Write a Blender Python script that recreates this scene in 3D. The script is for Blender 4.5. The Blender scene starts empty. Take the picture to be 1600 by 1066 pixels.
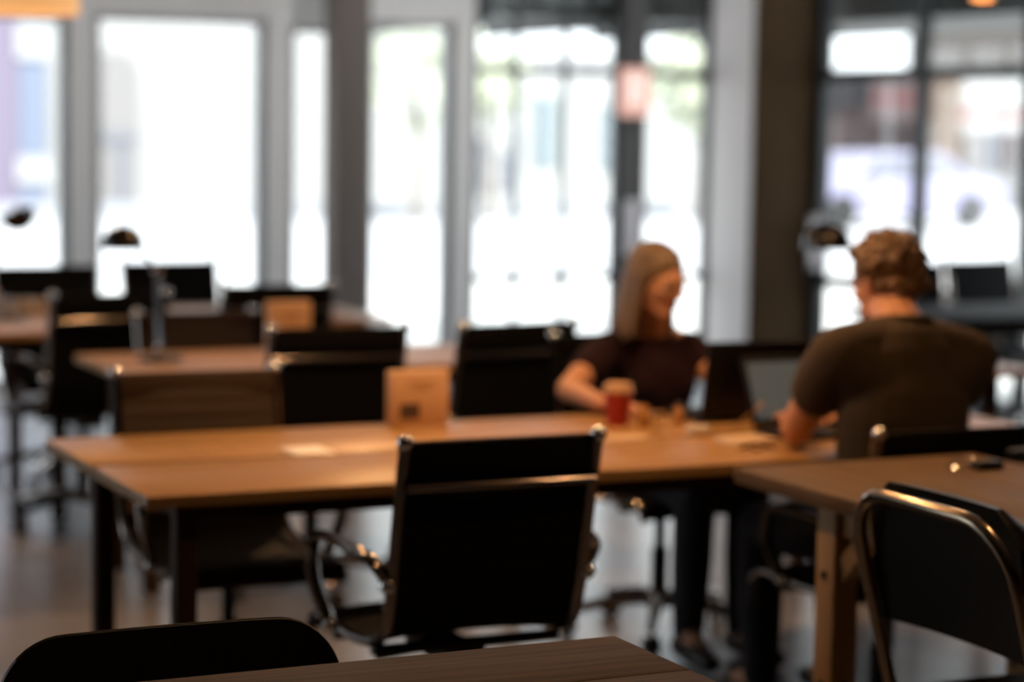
import bpy, bmesh, math, random
from mathutils import Vector as V, Matrix, noise
R = math.radians
PI = math.pi
S = bpy.context.scene
COL = S.collection
random.seed(7)

# ------------------------------------------------------------------ camera, world, sun, exposure
CAMZ = 1.56
YAW, PITCH, ROLL, FPX = R(-25.2), R(-5.57), 0.016, 3480.0
cam_d = bpy.data.cameras.new('camera')
cam = bpy.data.objects.new('camera', cam_d)
COL.objects.link(cam)
S.camera = cam
cam_d.sensor_width = 36
cam_d.lens = 36 * FPX / 1600
cam_d.clip_end = 500
f_ = V((-math.sin(YAW) * math.cos(PITCH), math.cos(YAW) * math.cos(PITCH), math.sin(PITCH)))
r0 = V((math.cos(YAW), math.sin(YAW), 0))
u0 = r0.cross(f_)
r_ = r0 * math.cos(ROLL) + u0 * math.sin(ROLL)
u_ = -r0 * math.sin(ROLL) + u0 * math.cos(ROLL)
cam.matrix_world = Matrix(((r_.x, u_.x, -f_.x, 0), (r_.y, u_.y, -f_.y, 0), (r_.z, u_.z, -f_.z, CAMZ), (0, 0, 0, 1)))
cam_d.dof.use_dof = True
cam_d.dof.focus_distance = 3.4
cam_d.dof.aperture_fstop = 1.95      # 78 mm lens, wide open
cam_d.dof.aperture_blades = 0

world = bpy.data.worlds.new('sky')
S.world = world
world.use_nodes = True
wb = world.node_tree.nodes['Background']
wb.inputs[0].default_value = (0.90, 0.95, 1.0, 1)
wb.inputs[1].default_value = 3.2

sun_d = bpy.data.lights.new('sun', 'SUN')
sun_d.energy = 6.5
sun_d.angle = R(1.0)
sun_d.color = (1, 0.97, 0.92)
sun = bpy.data.objects.new('sun', sun_d)
COL.objects.link(sun)
sun.rotation_euler = (R(48), 0, 0)      # light travels towards the street facades

S.view_settings.view_transform = 'Standard'
S.view_settings.look = 'None'
S.view_settings.exposure = 0.0
S.view_settings.gamma = 1.0
S.view_settings.use_curve_mapping = False
try:
    S.cycles.use_denoising = True
    S.cycles.max_bounces = 8
    S.cycles.transparent_max_bounces = 12
    S.cycles.sample_clamp_indirect = 6
    S.cycles.caustics_reflective = False
    S.cycles.caustics_refractive = False
except Exception:
    pass


def at(px, py, X=None, Y=None, z=None):
    """point of the room seen at a photograph pixel, on the given plane"""
    d = f_ + r_ * ((px - 800) / FPX) - u_ * ((py - 533) / FPX)
    if z is not None:
        t = (z - CAMZ) / d.z
    elif X is not None:
        t = X / d.x
    else:
        t = Y / d.y
    return V((0, 0, CAMZ)) + d * t


# ------------------------------------------------------------------ materials
MATS = {}


def mat(name, col, rough=0.5, metal=0.0, bump=0.0, bscale=40.0, var=0.0, vscale=6.0, spec=0.5, emit=None, es=0.0, stretch=(1, 1, 1), coat=0.0, sheen=0.0):
    m = bpy.data.materials.new(name)
    m.use_nodes = True
    nt = m.node_tree
    b = nt.nodes['Principled BSDF']
    b.inputs['Base Color'].default_value = (*col, 1)
    b.inputs['Roughness'].default_value = rough
    b.inputs['Metallic'].default_value = metal
    b.inputs['Specular IOR Level'].default_value = spec
    b.inputs['Coat Weight'].default_value = coat
    b.inputs['Sheen Weight'].default_value = sheen
    if emit:
        b.inputs['Emission Color'].default_value = (*emit, 1)
        b.inputs['Emission Strength'].default_value = es
    if var or bump:
        tc = nt.nodes.new('ShaderNodeTexCoord')
        mp = nt.nodes.new('ShaderNodeMapping')
        mp.inputs['Scale'].default_value = stretch
        nt.links.new(tc.outputs['Object'], mp.inputs[0])
    if var:
        n = nt.nodes.new('ShaderNodeTexNoise')
        n.inputs['Scale'].default_value = vscale
        n.inputs['Detail'].default_value = 5
        nt.links.new(mp.outputs[0], n.inputs[0])
        r = nt.nodes.new('ShaderNodeValToRGB')
        r.color_ramp.elements[0].position = 0.3
        r.color_ramp.elements[1].position = 0.7
        r.color_ramp.elements[0].color = (*[c * (1 - var) for c in col], 1)
        r.color_ramp.elements[1].color = (*[min(1, c * (1 + var)) for c in col], 1)
        nt.links.new(n.outputs[0], r.inputs[0])
        nt.links.new(r.outputs[0], b.inputs['Base Color'])
    if bump:
        n2 = nt.nodes.new('ShaderNodeTexNoise')
        n2.inputs['Scale'].default_value = bscale
        nt.links.new(mp.outputs[0], n2.inputs[0])
        bp = nt.nodes.new('ShaderNodeBump')
        bp.inputs['Strength'].default_value = bump
        bp.inputs['Distance'].default_value = 0.005
        nt.links.new(n2.outputs[0], bp.inputs['Height'])
        nt.links.new(bp.outputs[0], b.inputs['Normal'])
    MATS[name] = m
    return m


def glass_mat(name, tint=(1, 1, 1), gloss=0.07):
    m = bpy.data.materials.new(name)
    m.use_nodes = True
    nt = m.node_tree
    nt.nodes.clear()
    o = nt.nodes.new('ShaderNodeOutputMaterial')
    t = nt.nodes.new('ShaderNodeBsdfTransparent')
    t.inputs[0].default_value = (*tint, 1)
    g = nt.nodes.new('ShaderNodeBsdfGlossy')
    g.inputs['Roughness'].default_value = 0.02
    fr = nt.nodes.new('ShaderNodeFresnel')
    ge = nt.nodes.new('ShaderNodeNewGeometry')
    ior = nt.nodes.new('ShaderNodeMapRange')          # the same reflectance from both sides of the sheet
    ior.inputs['To Min'].default_value = 1.45
    ior.inputs['To Max'].default_value = 1 / 1.45
    nt.links.new(ge.outputs['Backfacing'], ior.inputs['Value'])
    nt.links.new(ior.outputs[0], fr.inputs[0])
    mx = nt.nodes.new('ShaderNodeMixShader')
    nt.links.new(fr.outputs[0], mx.inputs[0])
    nt.links.new(t.outputs[0], mx.inputs[1])
    nt.links.new(g.outputs[0], mx.inputs[2])
    nt.links.new(mx.outputs[0], o.inputs[0])
    return m


def wood(name, c1, c2, rough=0.4, scale=3.0, axis=0, bump=0.15, spec=0.45):
    m = bpy.data.materials.new(name)
    m.use_nodes = True
    nt = m.node_tree
    b = nt.nodes['Principled BSDF']
    b.inputs['Roughness'].default_value = rough
    b.inputs['Specular IOR Level'].default_value = spec
    tc = nt.nodes.new('ShaderNodeTexCoord')
    mp = nt.nodes.new('ShaderNodeMapping')
    sc = [22.0, 22.0, 22.0]
    sc[axis] = 1.2
    mp.inputs['Scale'].default_value = sc
    nt.links.new(tc.outputs['Object'], mp.inputs[0])
    n = nt.nodes.new('ShaderNodeTexNoise')
    n.inputs['Scale'].default_value = scale
    n.inputs['Detail'].default_value = 8
    n.inputs['Distortion'].default_value = 0.4
    nt.links.new(mp.outputs[0], n.inputs[0])
    r = nt.nodes.new('ShaderNodeValToRGB')
    r.color_ramp.elements[0].position = 0.32
    r.color_ramp.elements[1].position = 0.68
    r.color_ramp.elements[0].color = (*c1, 1)
    r.color_ramp.elements[1].color = (*c2, 1)
    nt.links.new(n.outputs[0], r.inputs[0])
    nt.links.new(r.outputs[0], b.inputs['Base Color'])
    bp = nt.nodes.new('ShaderNodeBump')
    bp.inputs['Strength'].default_value = bump
    bp.inputs['Distance'].default_value = 0.002
    nt.links.new(n.outputs[0], bp.inputs['Height'])
    nt.links.new(bp.outputs[0], b.inputs['Normal'])
    return m


M = dict(
    concrete=mat('polished_concrete', (0.235, 0.24, 0.265), 0.24, bump=0.05, bscale=18, var=0.28, vscale=1.3),
    paint=mat('grey_paint', (0.86, 0.86, 0.86), 0.6, bump=0.05, bscale=80),
    pale=mat('pale_paint', (0.88, 0.83, 0.82), 0.6, bump=0.05, bscale=80),
    darkpaint=mat('dark_paint', (0.17, 0.145, 0.13), 0.75, bump=0.05, bscale=80),
    backpaint=mat('deep_brown_paint', (0.05, 0.042, 0.035), 0.8),
    ceil=mat('ceiling_paint', (0.42, 0.41, 0.40), 0.8),
    brownwall=mat('brown_panel', (0.060, 0.036, 0.018), 0.8, spec=0.1, bump=0.1, bscale=30, var=0.1),
    frame=mat('grey_window_frame', (0.42, 0.43, 0.44), 0.4, metal=0.3),
    steel=mat('dark_steel', (0.035, 0.038, 0.042), 0.4, metal=0.3),
    alu=mat('polished_aluminium', (0.25, 0.22, 0.205), 0.12, metal=1.0),
    chrome=mat('chrome', (0.75, 0.75, 0.76), 0.1, metal=1.0),
    black=mat('black_mesh', (0.0035, 0.0035, 0.004), 0.75, bump=0.3, bscale=400, spec=0.10),
    brown=mat('brown_mesh', (0.032, 0.018, 0.009), 0.65, bump=0.3, bscale=400, spec=0.3),
    plum=mat('dark_red_brown_mesh', (0.016, 0.008, 0.007), 0.65, bump=0.3, bscale=400, spec=0.3),
    plastic=mat('black_plastic', (0.006, 0.006, 0.007), 0.45, spec=0.25),
    rubber=mat('rubber', (0.02, 0.02, 0.02), 0.6),
    vinyl=mat('black_vinyl', (0.004, 0.004, 0.004), 0.42, spec=0.2, bump=0.1, bscale=120),
    bronze=mat('bronze_tube', (0.34, 0.27, 0.20), 0.2, metal=1.0),
    leg=mat('dark_leg', (0.045, 0.022, 0.013), 0.6, bump=0.1, spec=0.12),
    cable=mat('tan_cable', (0.42, 0.26, 0.13), 0.5),
    wcable=mat('white_cable', (0.7, 0.66, 0.6), 0.45),
    red=mat('red_paper', (0.36, 0.018, 0.016), 0.5, bump=0.05),
    kraft=mat('kraft_card', (0.62, 0.40, 0.24), 0.7, bump=0.1, bscale=60, var=0.05),
    print=mat('print_brown', (0.075, 0.045, 0.03), 0.7),
    fadeprint=mat('print_faded', (0.40, 0.22, 0.12), 0.7),
    paper=mat('paper', (0.92, 0.90, 0.88), 0.7),
    cream=mat('cream_card', (0.62, 0.46, 0.30), 0.7),
    bluegrey=mat('bluegrey_card', (0.32, 0.36, 0.44), 0.6),
    lid=mat('lid_cream', (0.50, 0.30, 0.16), 0.5),
    pink=mat('pink_lit_sign', (0.80, 0.50, 0.44), 0.6, emit=(1.0, 0.52, 0.42), es=0.55),
    pinklight=mat('pale_pink_print', (0.88, 0.72, 0.66), 0.6, emit=(1.0, 0.75, 0.68), es=0.75),
    gloss=mat('gloss_black', (0.008, 0.007, 0.006), 0.12),
    white=mat('white_plastic', (0.92, 0.90, 0.94), 0.4),
    bolt=mat('bolt_dark', (0.03, 0.025, 0.02), 0.4, metal=0.8),
    shade=mat('warm_drum_shade', (0.8, 0.5, 0.25), 0.7, emit=(1.0, 0.50, 0.18), es=0.75),
    bulb=mat('warm_bulb', (1, 0.8, 0.5), 0.5, emit=(1.0, 0.60, 0.25), es=12),
    screen=mat('lit_screen', (0.05, 0.055, 0.055), 0.3, emit=(0.30, 0.34, 0.32), es=0.16),
    gold=mat('amber_glass', (0.45, 0.22, 0.05), 0.12, coat=0.5),
    skin=mat('skin', (0.56, 0.27, 0.15), 0.5, bump=0.05, bscale=150, var=0.06, vscale=20),
    skin2=mat('skin_fair', (0.52, 0.26, 0.15), 0.5, bump=0.05, bscale=150, var=0.06, vscale=20),
    tee=mat('olive_brown_cotton', (0.047, 0.030, 0.015), 0.9, bump=0.2, bscale=30),
    maroon=mat('dark_maroon_cotton', (0.015, 0.005, 0.0075), 0.95, spec=0.2, bump=0.2, bscale=30),
    jeans=mat('dark_denim', (0.02, 0.022, 0.032), 0.9, bump=0.3, bscale=200),
    shoe=mat('shoe_leather', (0.02, 0.017, 0.015), 0.5),
    hairm=mat('golden_brown_hair', (0.13, 0.065, 0.022), 0.5, bump=0.8, bscale=30, var=0.45, vscale=14, stretch=(3, 3, 0.6)),
    hairw=mat('dark_blonde_hair', (0.15, 0.10, 0.06), 0.45, bump=0.8, bscale=30, var=0.4, vscale=14, stretch=(4, 4, 0.35)),
    eyewhite=mat('eye_white', (0.35, 0.32, 0.29), 0.2),
    iris=mat('iris', (0.05, 0.04, 0.03), 0.15),
    lips=mat('lips', (0.42, 0.13, 0.10), 0.45),
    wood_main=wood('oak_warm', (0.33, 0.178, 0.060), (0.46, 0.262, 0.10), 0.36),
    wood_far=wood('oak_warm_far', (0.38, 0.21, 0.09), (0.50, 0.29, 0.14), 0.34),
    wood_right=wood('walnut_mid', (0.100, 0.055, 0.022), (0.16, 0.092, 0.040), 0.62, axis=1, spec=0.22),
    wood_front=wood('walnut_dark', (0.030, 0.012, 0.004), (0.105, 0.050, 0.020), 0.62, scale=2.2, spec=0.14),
    pine=wood('pine_leg', (0.42, 0.24, 0.10), (0.52, 0.31, 0.14), 0.6, axis=2),
    ply=wood('black_stained_ply', (0.007, 0.0065, 0.006), (0.018, 0.015, 0.014), 0.5, axis=2, scale=5, bump=0.4),
    ply_edge=mat('ply_edge', (0.16, 0.13, 0.11), 0.35),
    # the street
    pave=mat('pale_paving', (0.70, 0.69, 0.67), 0.8, var=0.08, vscale=0.6),
    asphalt=mat('pale_asphalt', (0.60, 0.60, 0.62), 0.8, var=0.06),
    f_white=mat('white_render', (0.36, 0.36, 0.36), 0.8),
    f_pale=mat('pale_grey_render', (0.40, 0.405, 0.405), 0.8),
    f_wall=mat('bluish_wall', (0.30, 0.31, 0.34), 0.8),
    f_lav=mat('lavender_render', (0.17, 0.145, 0.205), 0.8),
    f_blue=mat('blue_render', (0.16, 0.19, 0.26), 0.8),
    f_grey=mat('warm_grey_stone', (0.22, 0.21, 0.21), 0.8, var=0.05),
    f_teal=mat('teal_panel', (0.16, 0.20, 0.22), 0.6),
    f_slate=mat('slate_panel', (0.15, 0.16, 0.19), 0.6),
    f_pink=mat('pink_brown_render', (0.115, 0.09, 0.09), 0.8, var=0.04),
    f_rose=mat('rose_sign', (0.24, 0.18, 0.18), 0.7),
    f_red=mat('red_awning', (0.40, 0.04, 0.035), 0.7),
    f_tan=mat('tan_brick', (0.12, 0.08, 0.055), 0.8, var=0.1),
    f_dark=mat('dark_glazing', (0.03, 0.03, 0.035), 0.4),
    f_brown=mat('grey_brown_soffit', (0.06, 0.052, 0.048), 0.8),
    canopy=mat('canopy_grey', (0.08, 0.084, 0.088), 0.7),
    leaf=mat('leaf_green', (0.50, 0.53, 0.41), 0.7, var=0.3),
    bark=mat('bark', (0.24, 0.22, 0.20), 0.9, var=0.2),
    carw=mat('car_paint_pale', (0.42, 0.45, 0.52), 0.3),
    cars=mat('car_paint_violet', (0.30, 0.29, 0.42), 0.3),
)
M['black_top'] = mat('black_laminate', (0.012, 0.012, 0.013), 0.6, spec=0.2)
M['glass'] = glass_mat('window_glass', (0.97, 0.985, 0.98))
M['clear'] = glass_mat('clear_glass', (0.93, 0.90, 0.84))


# ------------------------------------------------------------------ mesh building
class MB:
    def __init__(self):
        self.v, self.f, self.mi = [], [], []
        self.mx = Matrix.Identity(4)
        self.k = 0

    def add(self, vs, fs):
        n = len(self.v)
        self.v += [tuple(self.mx @ V(p)) for p in vs]
        self.f += [tuple(i + n for i in q) for q in fs]
        self.mi += [self.k] * len(fs)
        return self

    def box(self, x0, x1, y0, y1, z0, z1, b=0.0):
        if b <= 0:
            vs = [(x, y, z) for x in (x0, x1) for y in (y0, y1) for z in (z0, z1)]
            return self.add(vs, [(0, 1, 3, 2), (4, 6, 7, 5), (0, 4, 5, 1), (2, 3, 7, 6), (0, 2, 6, 4), (1, 5, 7, 3)])
        bm = bmesh.new()
        bmesh.ops.create_cube(bm, size=1, matrix=Matrix.Translation(((x0 + x1) / 2, (y0 + y1) / 2, (z0 + z1) / 2)) @ Matrix.Diagonal((abs(x1 - x0), abs(y1 - y0), abs(z1 - z0), 1)))
        bmesh.ops.bevel(bm, geom=bm.edges[:], offset=b, segments=2, profile=0.5, affect='EDGES')
        bm.verts.index_update()
        self.add([v.co[:] for v in bm.verts], [tuple(v.index for v in f.verts) for f in bm.faces])
        bm.free()
        return self

    def tube(self, pts, r, n=8, closed=False, flat=1.0, flat_axis=None):
        pts = [V(p) for p in pts]
        rs = r if isinstance(r, (list, tuple)) else [r] * len(pts)
        vs, fs = [], []
        prev = None
        m = len(pts)
        for i, p in enumerate(pts):
            a = pts[i - 1] if (i > 0 or closed) else p
            c = pts[(i + 1) % m] if (i < m - 1 or closed) else p
            t = (c - a).normalized()
            if prev is None:
                prev = t.orthogonal().normalized()
                if flat_axis is not None:
                    prev = V(flat_axis)
            nrm = (prev - t * prev.dot(t))
            nrm = nrm.normalized() if nrm.length > 1e-6 else t.orthogonal().normalized()
            prev = nrm
            bi = t.cross(nrm)
            for k in range(n):
                a_ = 2 * PI * k / n
                vs.append(p + nrm * math.cos(a_) * rs[i] * flat + bi * math.sin(a_) * rs[i])
        for i in range(m if closed else m - 1):
            j = (i + 1) % m
            for k in range(n):
                l = (k + 1) % n
                fs.append((i * n + k, i * n + l, j * n + l, j * n + k))
        if not closed:
            fs.append(tuple(range(n))[::-1])
            fs.append(tuple((m - 1) * n + k for k in range(n)))
        return self.add(vs, fs)

    def lathe(self, prof, c=(0, 0, 0), n=20, close=True):
        vs, fs = [], []
        for (r, z) in prof:
            for k in range(n):
                a = 2 * PI * k / n
                vs.append((c[0] + r * math.cos(a), c[1] + r * math.sin(a), c[2] + z))
        for i in range(len(prof) - 1):
            for k in range(n):
                l = (k + 1) % n
                fs.append((i * n + k, i * n + l, (i + 1) * n + l, (i + 1) * n + k))
        if close:
            fs.append(tuple(range(n))[::-1])
            fs.append(tuple((len(prof) - 1) * n + k for k in range(n)))
        return self.add(vs, fs)

    def ell(self, c, r, rot=None, n=16, m=10):
        rr = r if isinstance(r, (tuple, list)) else (r, r, r)
        c = V(c)
        vs = [V((0, 0, -rr[2]))]
        for i in range(1, m):
            ph = -PI / 2 + PI * i / m
            for k in range(n):
                a = 2 * PI * k / n
                vs.append(V((rr[0] * math.cos(ph) * math.cos(a), rr[1] * math.cos(ph) * math.sin(a), rr[2] * math.sin(ph))))
        vs.append(V((0, 0, rr[2])))
        if rot is not None:
            vs = [rot @ v for v in vs]
        vs = [v + c for v in vs]
        fs = []
        for k in range(n):
            fs.append((0, 1 + (k + 1) % n, 1 + k))
        for i in range(m - 2):
            for k in range(n):
                l = (k + 1) % n
                fs.append((1 + i * n + k, 1 + i * n + l, 1 + (i + 1) * n + l, 1 + (i + 1) * n + k))
        top = len(vs) - 1
        b = 1 + (m - 2) * n
        for k in range(n):
            fs.append((b + k, b + (k + 1) % n, top))
        return self.add(vs, fs)

    def cone(self, p0, r0, p1, r1, n=14, squash=None):
        """closed capsule with two radii; squash=(axis vector, factor) flattens it"""
        p0, p1 = V(p0), V(p1)
        d = p1 - p0
        L = max(d.length, 1e-5)
        t = d / L
        prof = []
        for i in range(5):
            a = -PI / 2 + PI / 2 * i / 4.0
            prof.append((r0 * math.cos(a), r0 * math.sin(a)))
        for i in range(5):
            a = PI / 2 * i / 4.0
            prof.append((r1 * math.cos(a), L + r1 * math.sin(a)))
        nrm = t.orthogonal().normalized()
        bi = t.cross(nrm)
        vs, fs = [], []
        for (r, h) in prof:
            r = max(r, 1e-5)
            for k in range(n):
                a = 2 * PI * k / n
                o = nrm * math.cos(a) * r + bi * math.sin(a) * r
                if squash:
                    ax = V(squash[0]).normalized()
                    o = o - ax * o.dot(ax) * (1 - squash[1])
                vs.append(p0 + t * h + o)
        for i in range(len(prof) - 1):
            for k in range(n):
                l = (k + 1) % n
                fs.append((i * n + k, i * n + l, (i + 1) * n + l, (i + 1) * n + k))
        fs.append(tuple(range(n))[::-1])
        fs.append(tuple((len(prof) - 1) * n + k for k in range(n)))
        return self.add(vs, fs)

    def chain(self, pts, n=14, squash=None):
        """pts: (point, radius) ..."""
        for a, b in zip(pts[:-1], pts[1:]):
            self.cone(a[0], a[1], b[0], b[1], n, squash)
        return self

    def mesh(self, name, ms, smooth=True):
        me = bpy.data.meshes.new(name)
        me.from_pydata(self.v, [], self.f)
        for m_ in (ms if isinstance(ms, (list, tuple)) else [ms]):
            me.materials.append(m_)
        bm = bmesh.new()
        bm.from_mesh(me)
        bmesh.ops.recalc_face_normals(bm, faces=bm.faces[:])
        bm.to_mesh(me)
        bm.free()
        if any(self.mi):
            me.polygons.foreach_set('material_index', self.mi)
        if smooth:
            me.polygons.foreach_set('use_smooth', [True] * len(me.polygons))
            me.set_sharp_from_angle(angle=R(38))
        return me

    def build(self, name, ms, parent=None, smooth=True, kind=None):
        o = bpy.data.objects.new(name, self.mesh(name, ms, smooth))
        COL.objects.link(o)
        if parent is not None:
            o.parent = parent
        if kind:
            o['kind'] = kind
        return o

    def melt(self, name, m, parent=None, voxel=0.006, smooth=4):
        """union of all closed pieces as one continuous skin"""
        tmp = bpy.data.objects.new('tmp', self.mesh('tmp', m, False))
        COL.objects.link(tmp)
        md = tmp.modifiers.new('r', 'REMESH')
        md.mode = 'VOXEL'
        md.voxel_size = voxel
        md.use_smooth_shade = True
        if smooth:
            s = tmp.modifiers.new('s', 'SMOOTH')
            s.factor = 0.5
            s.iterations = smooth
        dg = bpy.context.evaluated_depsgraph_get()
        me = bpy.data.meshes.new_from_object(tmp.evaluated_get(dg))
        me.name = name
        bpy.data.objects.remove(tmp)
        me.materials.clear()
        me.materials.append(m)
        me.polygons.foreach_set('use_smooth', [True] * len(me.polygons))
        o = bpy.data.objects.new(name, me)
        COL.objects.link(o)
        if parent is not None:
            o.parent = parent
        return o


def tag(o, label, cat, group=None):
    o['label'] = label
    o['category'] = cat
    if group:
        o['group'] = group
    return o


def thing(name, label, cat, loc=(0, 0, 0), rz=0.0, group=None):
    o = bpy.data.objects.new(name, None)
    COL.objects.link(o)
    o.location = loc
    o.rotation_euler = (0, 0, rz)
    o.empty_display_size = 0.1
    return tag(o, label, cat, group)


def struct(o):
    o['kind'] = 'structure'
    return o


def copy_tree(o, parent=None):
    c = o.copy()
    COL.objects.link(c)
    c.parent = parent
    for ch in list(o.children):
        copy_tree(ch, c)
    return c


def curve_pts(pts, n=6):
    """Catmull-Rom through the points"""
    P = [V(p) for p in pts]
    P = [P[0] * 2 - P[1]] + P + [P[-1] * 2 - P[-2]]
    out = []
    for i in range(1, len(P) - 2):
        for k in range(n):
            t = k / n
            a, b, c, d = P[i - 1], P[i], P[i + 1], P[i + 2]
            out.append(0.5 * ((2 * b) + (c - a) * t + (2 * a - 5 * b + 4 * c - d) * t * t + (3 * b - a - 3 * c + d) * t ** 3))
    out.append(P[-2])
    return out


def smooth_obj_bevel(o, w=0.003, seg=2):
    md = o.modifiers.new('bevel', 'BEVEL')
    md.width = w
    md.segments = seg
    md.limit_method = 'ANGLE'
    return o


# ------------------------------------------------------------------ the setting
WY = 12.3        # window wall
GX = 7.63        # glazed side wall
ZT = 2.17        # head of the windows
struct(MB().box(-4, 7.75, -3, 12.5, -0.15, 0).build('floor', M['concrete']))
struct(MB().box(-4, 7.75, -3, 12.5, 3.0, 3.2).build('ceiling', M['ceil']))
struct(MB().box(-4.2, -4, -3, 7.6, 0, 3.0).box(-4.2, -4, 11.8, 12.5, 0, 3.0).box(-4.2, -4, 7.6, 11.8, 2.7, 3.0).box(-4.2, -4, 7.6, 11.8, 0, 0.3).build('wall_left', M['darkpaint'], smooth=False))
wl = struct(MB().box(-4.12, -4.06, 7.6, 7.66, 0.3, 2.7).box(-4.12, -4.06, 11.74, 11.8, 0.3, 2.7).box(-4.12, -4.06, 7.6, 11.8, 2.64, 2.7).box(-4.12, -4.06, 7.6, 11.8, 0.3, 0.36).build('window_12', M['steel'], smooth=False))  # unseen window, added to bring more daylight onto the front wall
for k in range(3):
    MB().box(-4.10, -4.094, 7.66 + 1.36 * k, 7.66 + 1.36 * (k + 1), 0.36, 2.64).build('pane', M['glass'], wl, smooth=False)
    if k:
        MB().box(-4.12, -4.06, 7.64 + 1.36 * k, 7.68 + 1.36 * k, 0.36, 2.64).build('mullion', M['steel'], wl, smooth=False)
struct(MB().box(-4.2, 7.8, -3.2, -3, 0, 3.0).build('wall_back', M['backpaint']))
struct(MB().box(GX, GX + 0.15, -3, 7.7, 0, 3.0).build('wall_right', M['darkpaint']))

# front wall: header over windows 1-4, curb, solid piers between the openings
pxX = lambda px: at(px, 300, Y=WY).x
W = [(pxX(-140), pxX(104)), (pxX(150), pxX(411)), (pxX(454), pxX(560)), (pxX(578), pxX(702)), (pxX(740), pxX(968)), (pxX(1003), 7.16)]
wf = MB()
ZW = [2.12, 2.135, 2.10, 2.15]
mids = [-4, (W[0][1] + W[1][0]) / 2, (W[1][1] + W[2][0]) / 2, (W[2][1] + W[3][0]) / 2, W[3][1] + 0.16]
for k in range(4):
    wf.box(mids[k], mids[k + 1], WY, WY + 0.14, ZW[k], 3.0)
wf.box(-4, 7.16, WY, WY + 0.14, 0, 0.06)
wf.box(-4, W[0][0], WY, WY + 0.14, 0.06, ZT)
struct(wf.build('wall_front', M['paint'], smooth=False))
names = 1
for a, b in ((W[0][1], W[1][0]), (W[1][1], W[2][0]), (W[3][1], W[4][0])):
    m = MB().box(a + 0.015, b - 0.015, WY - 0.03, WY + 0.14, 0.06, ZT, 0.006)
    o = struct(m.build('trim_%d' % names, M['paint']))
    t2 = MB().box(a, a + 0.03, WY + 0.01, WY + 0.12, 0.06, ZT).box(b - 0.03, b, WY + 0.01, WY + 0.12, 0.06, ZT)
    t2.build('frame_channel', M['steel'], o)
    names += 1
# round-edged column close to the windows
c0, c1 = at(523, 300, Y=11.75), at(578, 300, Y=11.75)
pc = MB().box(c0.x, c1.x, 11.75, 11.95, 0, 3.0, 0.008).build('column', M['darkpaint'])
struct(pc)
MB().box(c0.x - 0.01, c1.x + 0.01, 11.74, 11.96, 0, 0.1, 0.004).build('column_base', M['steel'], pc)
# corner pier with a pale side and a brown timber face
pier = struct(MB().box(7.16, 7.70, 11.82, 12.44, 0, 3.0).build('wall_corner', M['pale'], smooth=False))
MB().box(7.17, 7.63, 11.80, 11.818, 0, 3.0, 0.002).build('panel', M['brownwall'], pier)
# post between windows 5 and 6
po = struct(MB().box(W[4][1], W[5][0], WY - 0.05, WY + 0.12, 0.06, 3.0, 0.006).build('trim_4', mat('post_grey', (0.085, 0.08, 0.082), 0.5)))
for z in (0.7, 1.5):
    MB().box(W[4][1] + 0.02, W[4][1] + 0.05, WY - 0.062, WY - 0.05, z, z + 0.1, 0.003).build('hinge', M['steel'], po)


def window(n, x0, x1, z0, z1, muntins=(), transoms=(), fm='frame', fw=0.035):
    w = MB()
    w.box(x0, x0 + fw, WY + 0.02, WY + 0.09, z0, z1, 0.004)
    w.box(x1 - fw, x1, WY + 0.02, WY + 0.09, z0, z1, 0.004)
    w.box(x0 + fw, x1 - fw, WY + 0.02, WY + 0.09, z1 - fw, z1, 0.004)
    w.box(x0 + fw, x1 - fw, WY + 0.02, WY + 0.09, z0, z0 + fw, 0.004)
    o = struct(w.build('window_%d' % n, M[fm]))
    xs = [x0 + fw] + list(muntins) + [x1 - fw]
    zs = [z0 + fw] + list(transoms) + [z1 - fw]
    for x in muntins:
        MB().box(x - 0.014, x + 0.014, WY + 0.03, WY + 0.075, z0 + fw, z1 - fw, 0.002).build('muntin', M[fm], o)
    for z in transoms:
        MB().box(x0 + fw, x1 - fw, WY + 0.03, WY + 0.075, z - 0.022, z + 0.022, 0.002).build('transom', M[fm], o)
    for a, b in zip(xs[:-1], xs[1:]):
        for c, d in zip(zs[:-1], zs[1:]):
            MB().box(a, b, WY + 0.05, WY + 0.056, c, d).build('pane', M['glass'], o, smooth=False)
    return o


window(1, W[0][0], W[0][1], 0.06, ZW[0])
window(2, W[1][0], W[1][1], 0.06, ZW[1])
window(3, W[2][0], W[2][1] + 0.1, 0.06, ZW[2])
window(4, W[3][0] - 0.06, W[3][1], 0.06, ZW[3])
window(5, W[4][0], W[4][1], 0.06, 2.95, (pxX(809), pxX(886)), (0.62, 1.88), 'steel', 0.03)
window(6, W[5][0], W[5][1], 0.06, 2.95, (), (0.62, 1.88), 'steel', 0.025)

# glazed side wall on the right
ys = [11.76, 10.73, 9.74, 8.75, 7.72]
n = 7
for k in range(4):
    y1, y0 = ys[k], ys[k + 1]
    w = MB()
    w.box(GX - 0.02, GX + 0.06, y1 - 0.03, y1 + 0.03, 0.05, 3.0, 0.004)
    w.box(GX - 0.02, GX + 0.06, y0 + 0.03, y1 - 0.03, 0.0, 0.08, 0.004)
    o = struct(w.build('window_%d' % n, M['steel']))
    for z in (0.62, 1.885):
        MB().box(GX, GX + 0.04, y0 + 0.03, y1 - 0.03, z - 0.036, z + 0.036, 0.003).build('transom', M['steel'], o)
    for a, b in ((0.08, 0.595), (0.645, 1.86), (1.91, 3.0)):
        MB().box(GX + 0.015, GX + 0.021, y0 + 0.03, y1 - 0.03, a, b).build('pane', M['glass'], o, smooth=False)
    n += 1
struct(MB().box(GX - 0.03, GX + 0.06, 11.79, 11.82, 0, 3.0).build('trim_5', M['steel'], smooth=False))


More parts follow.
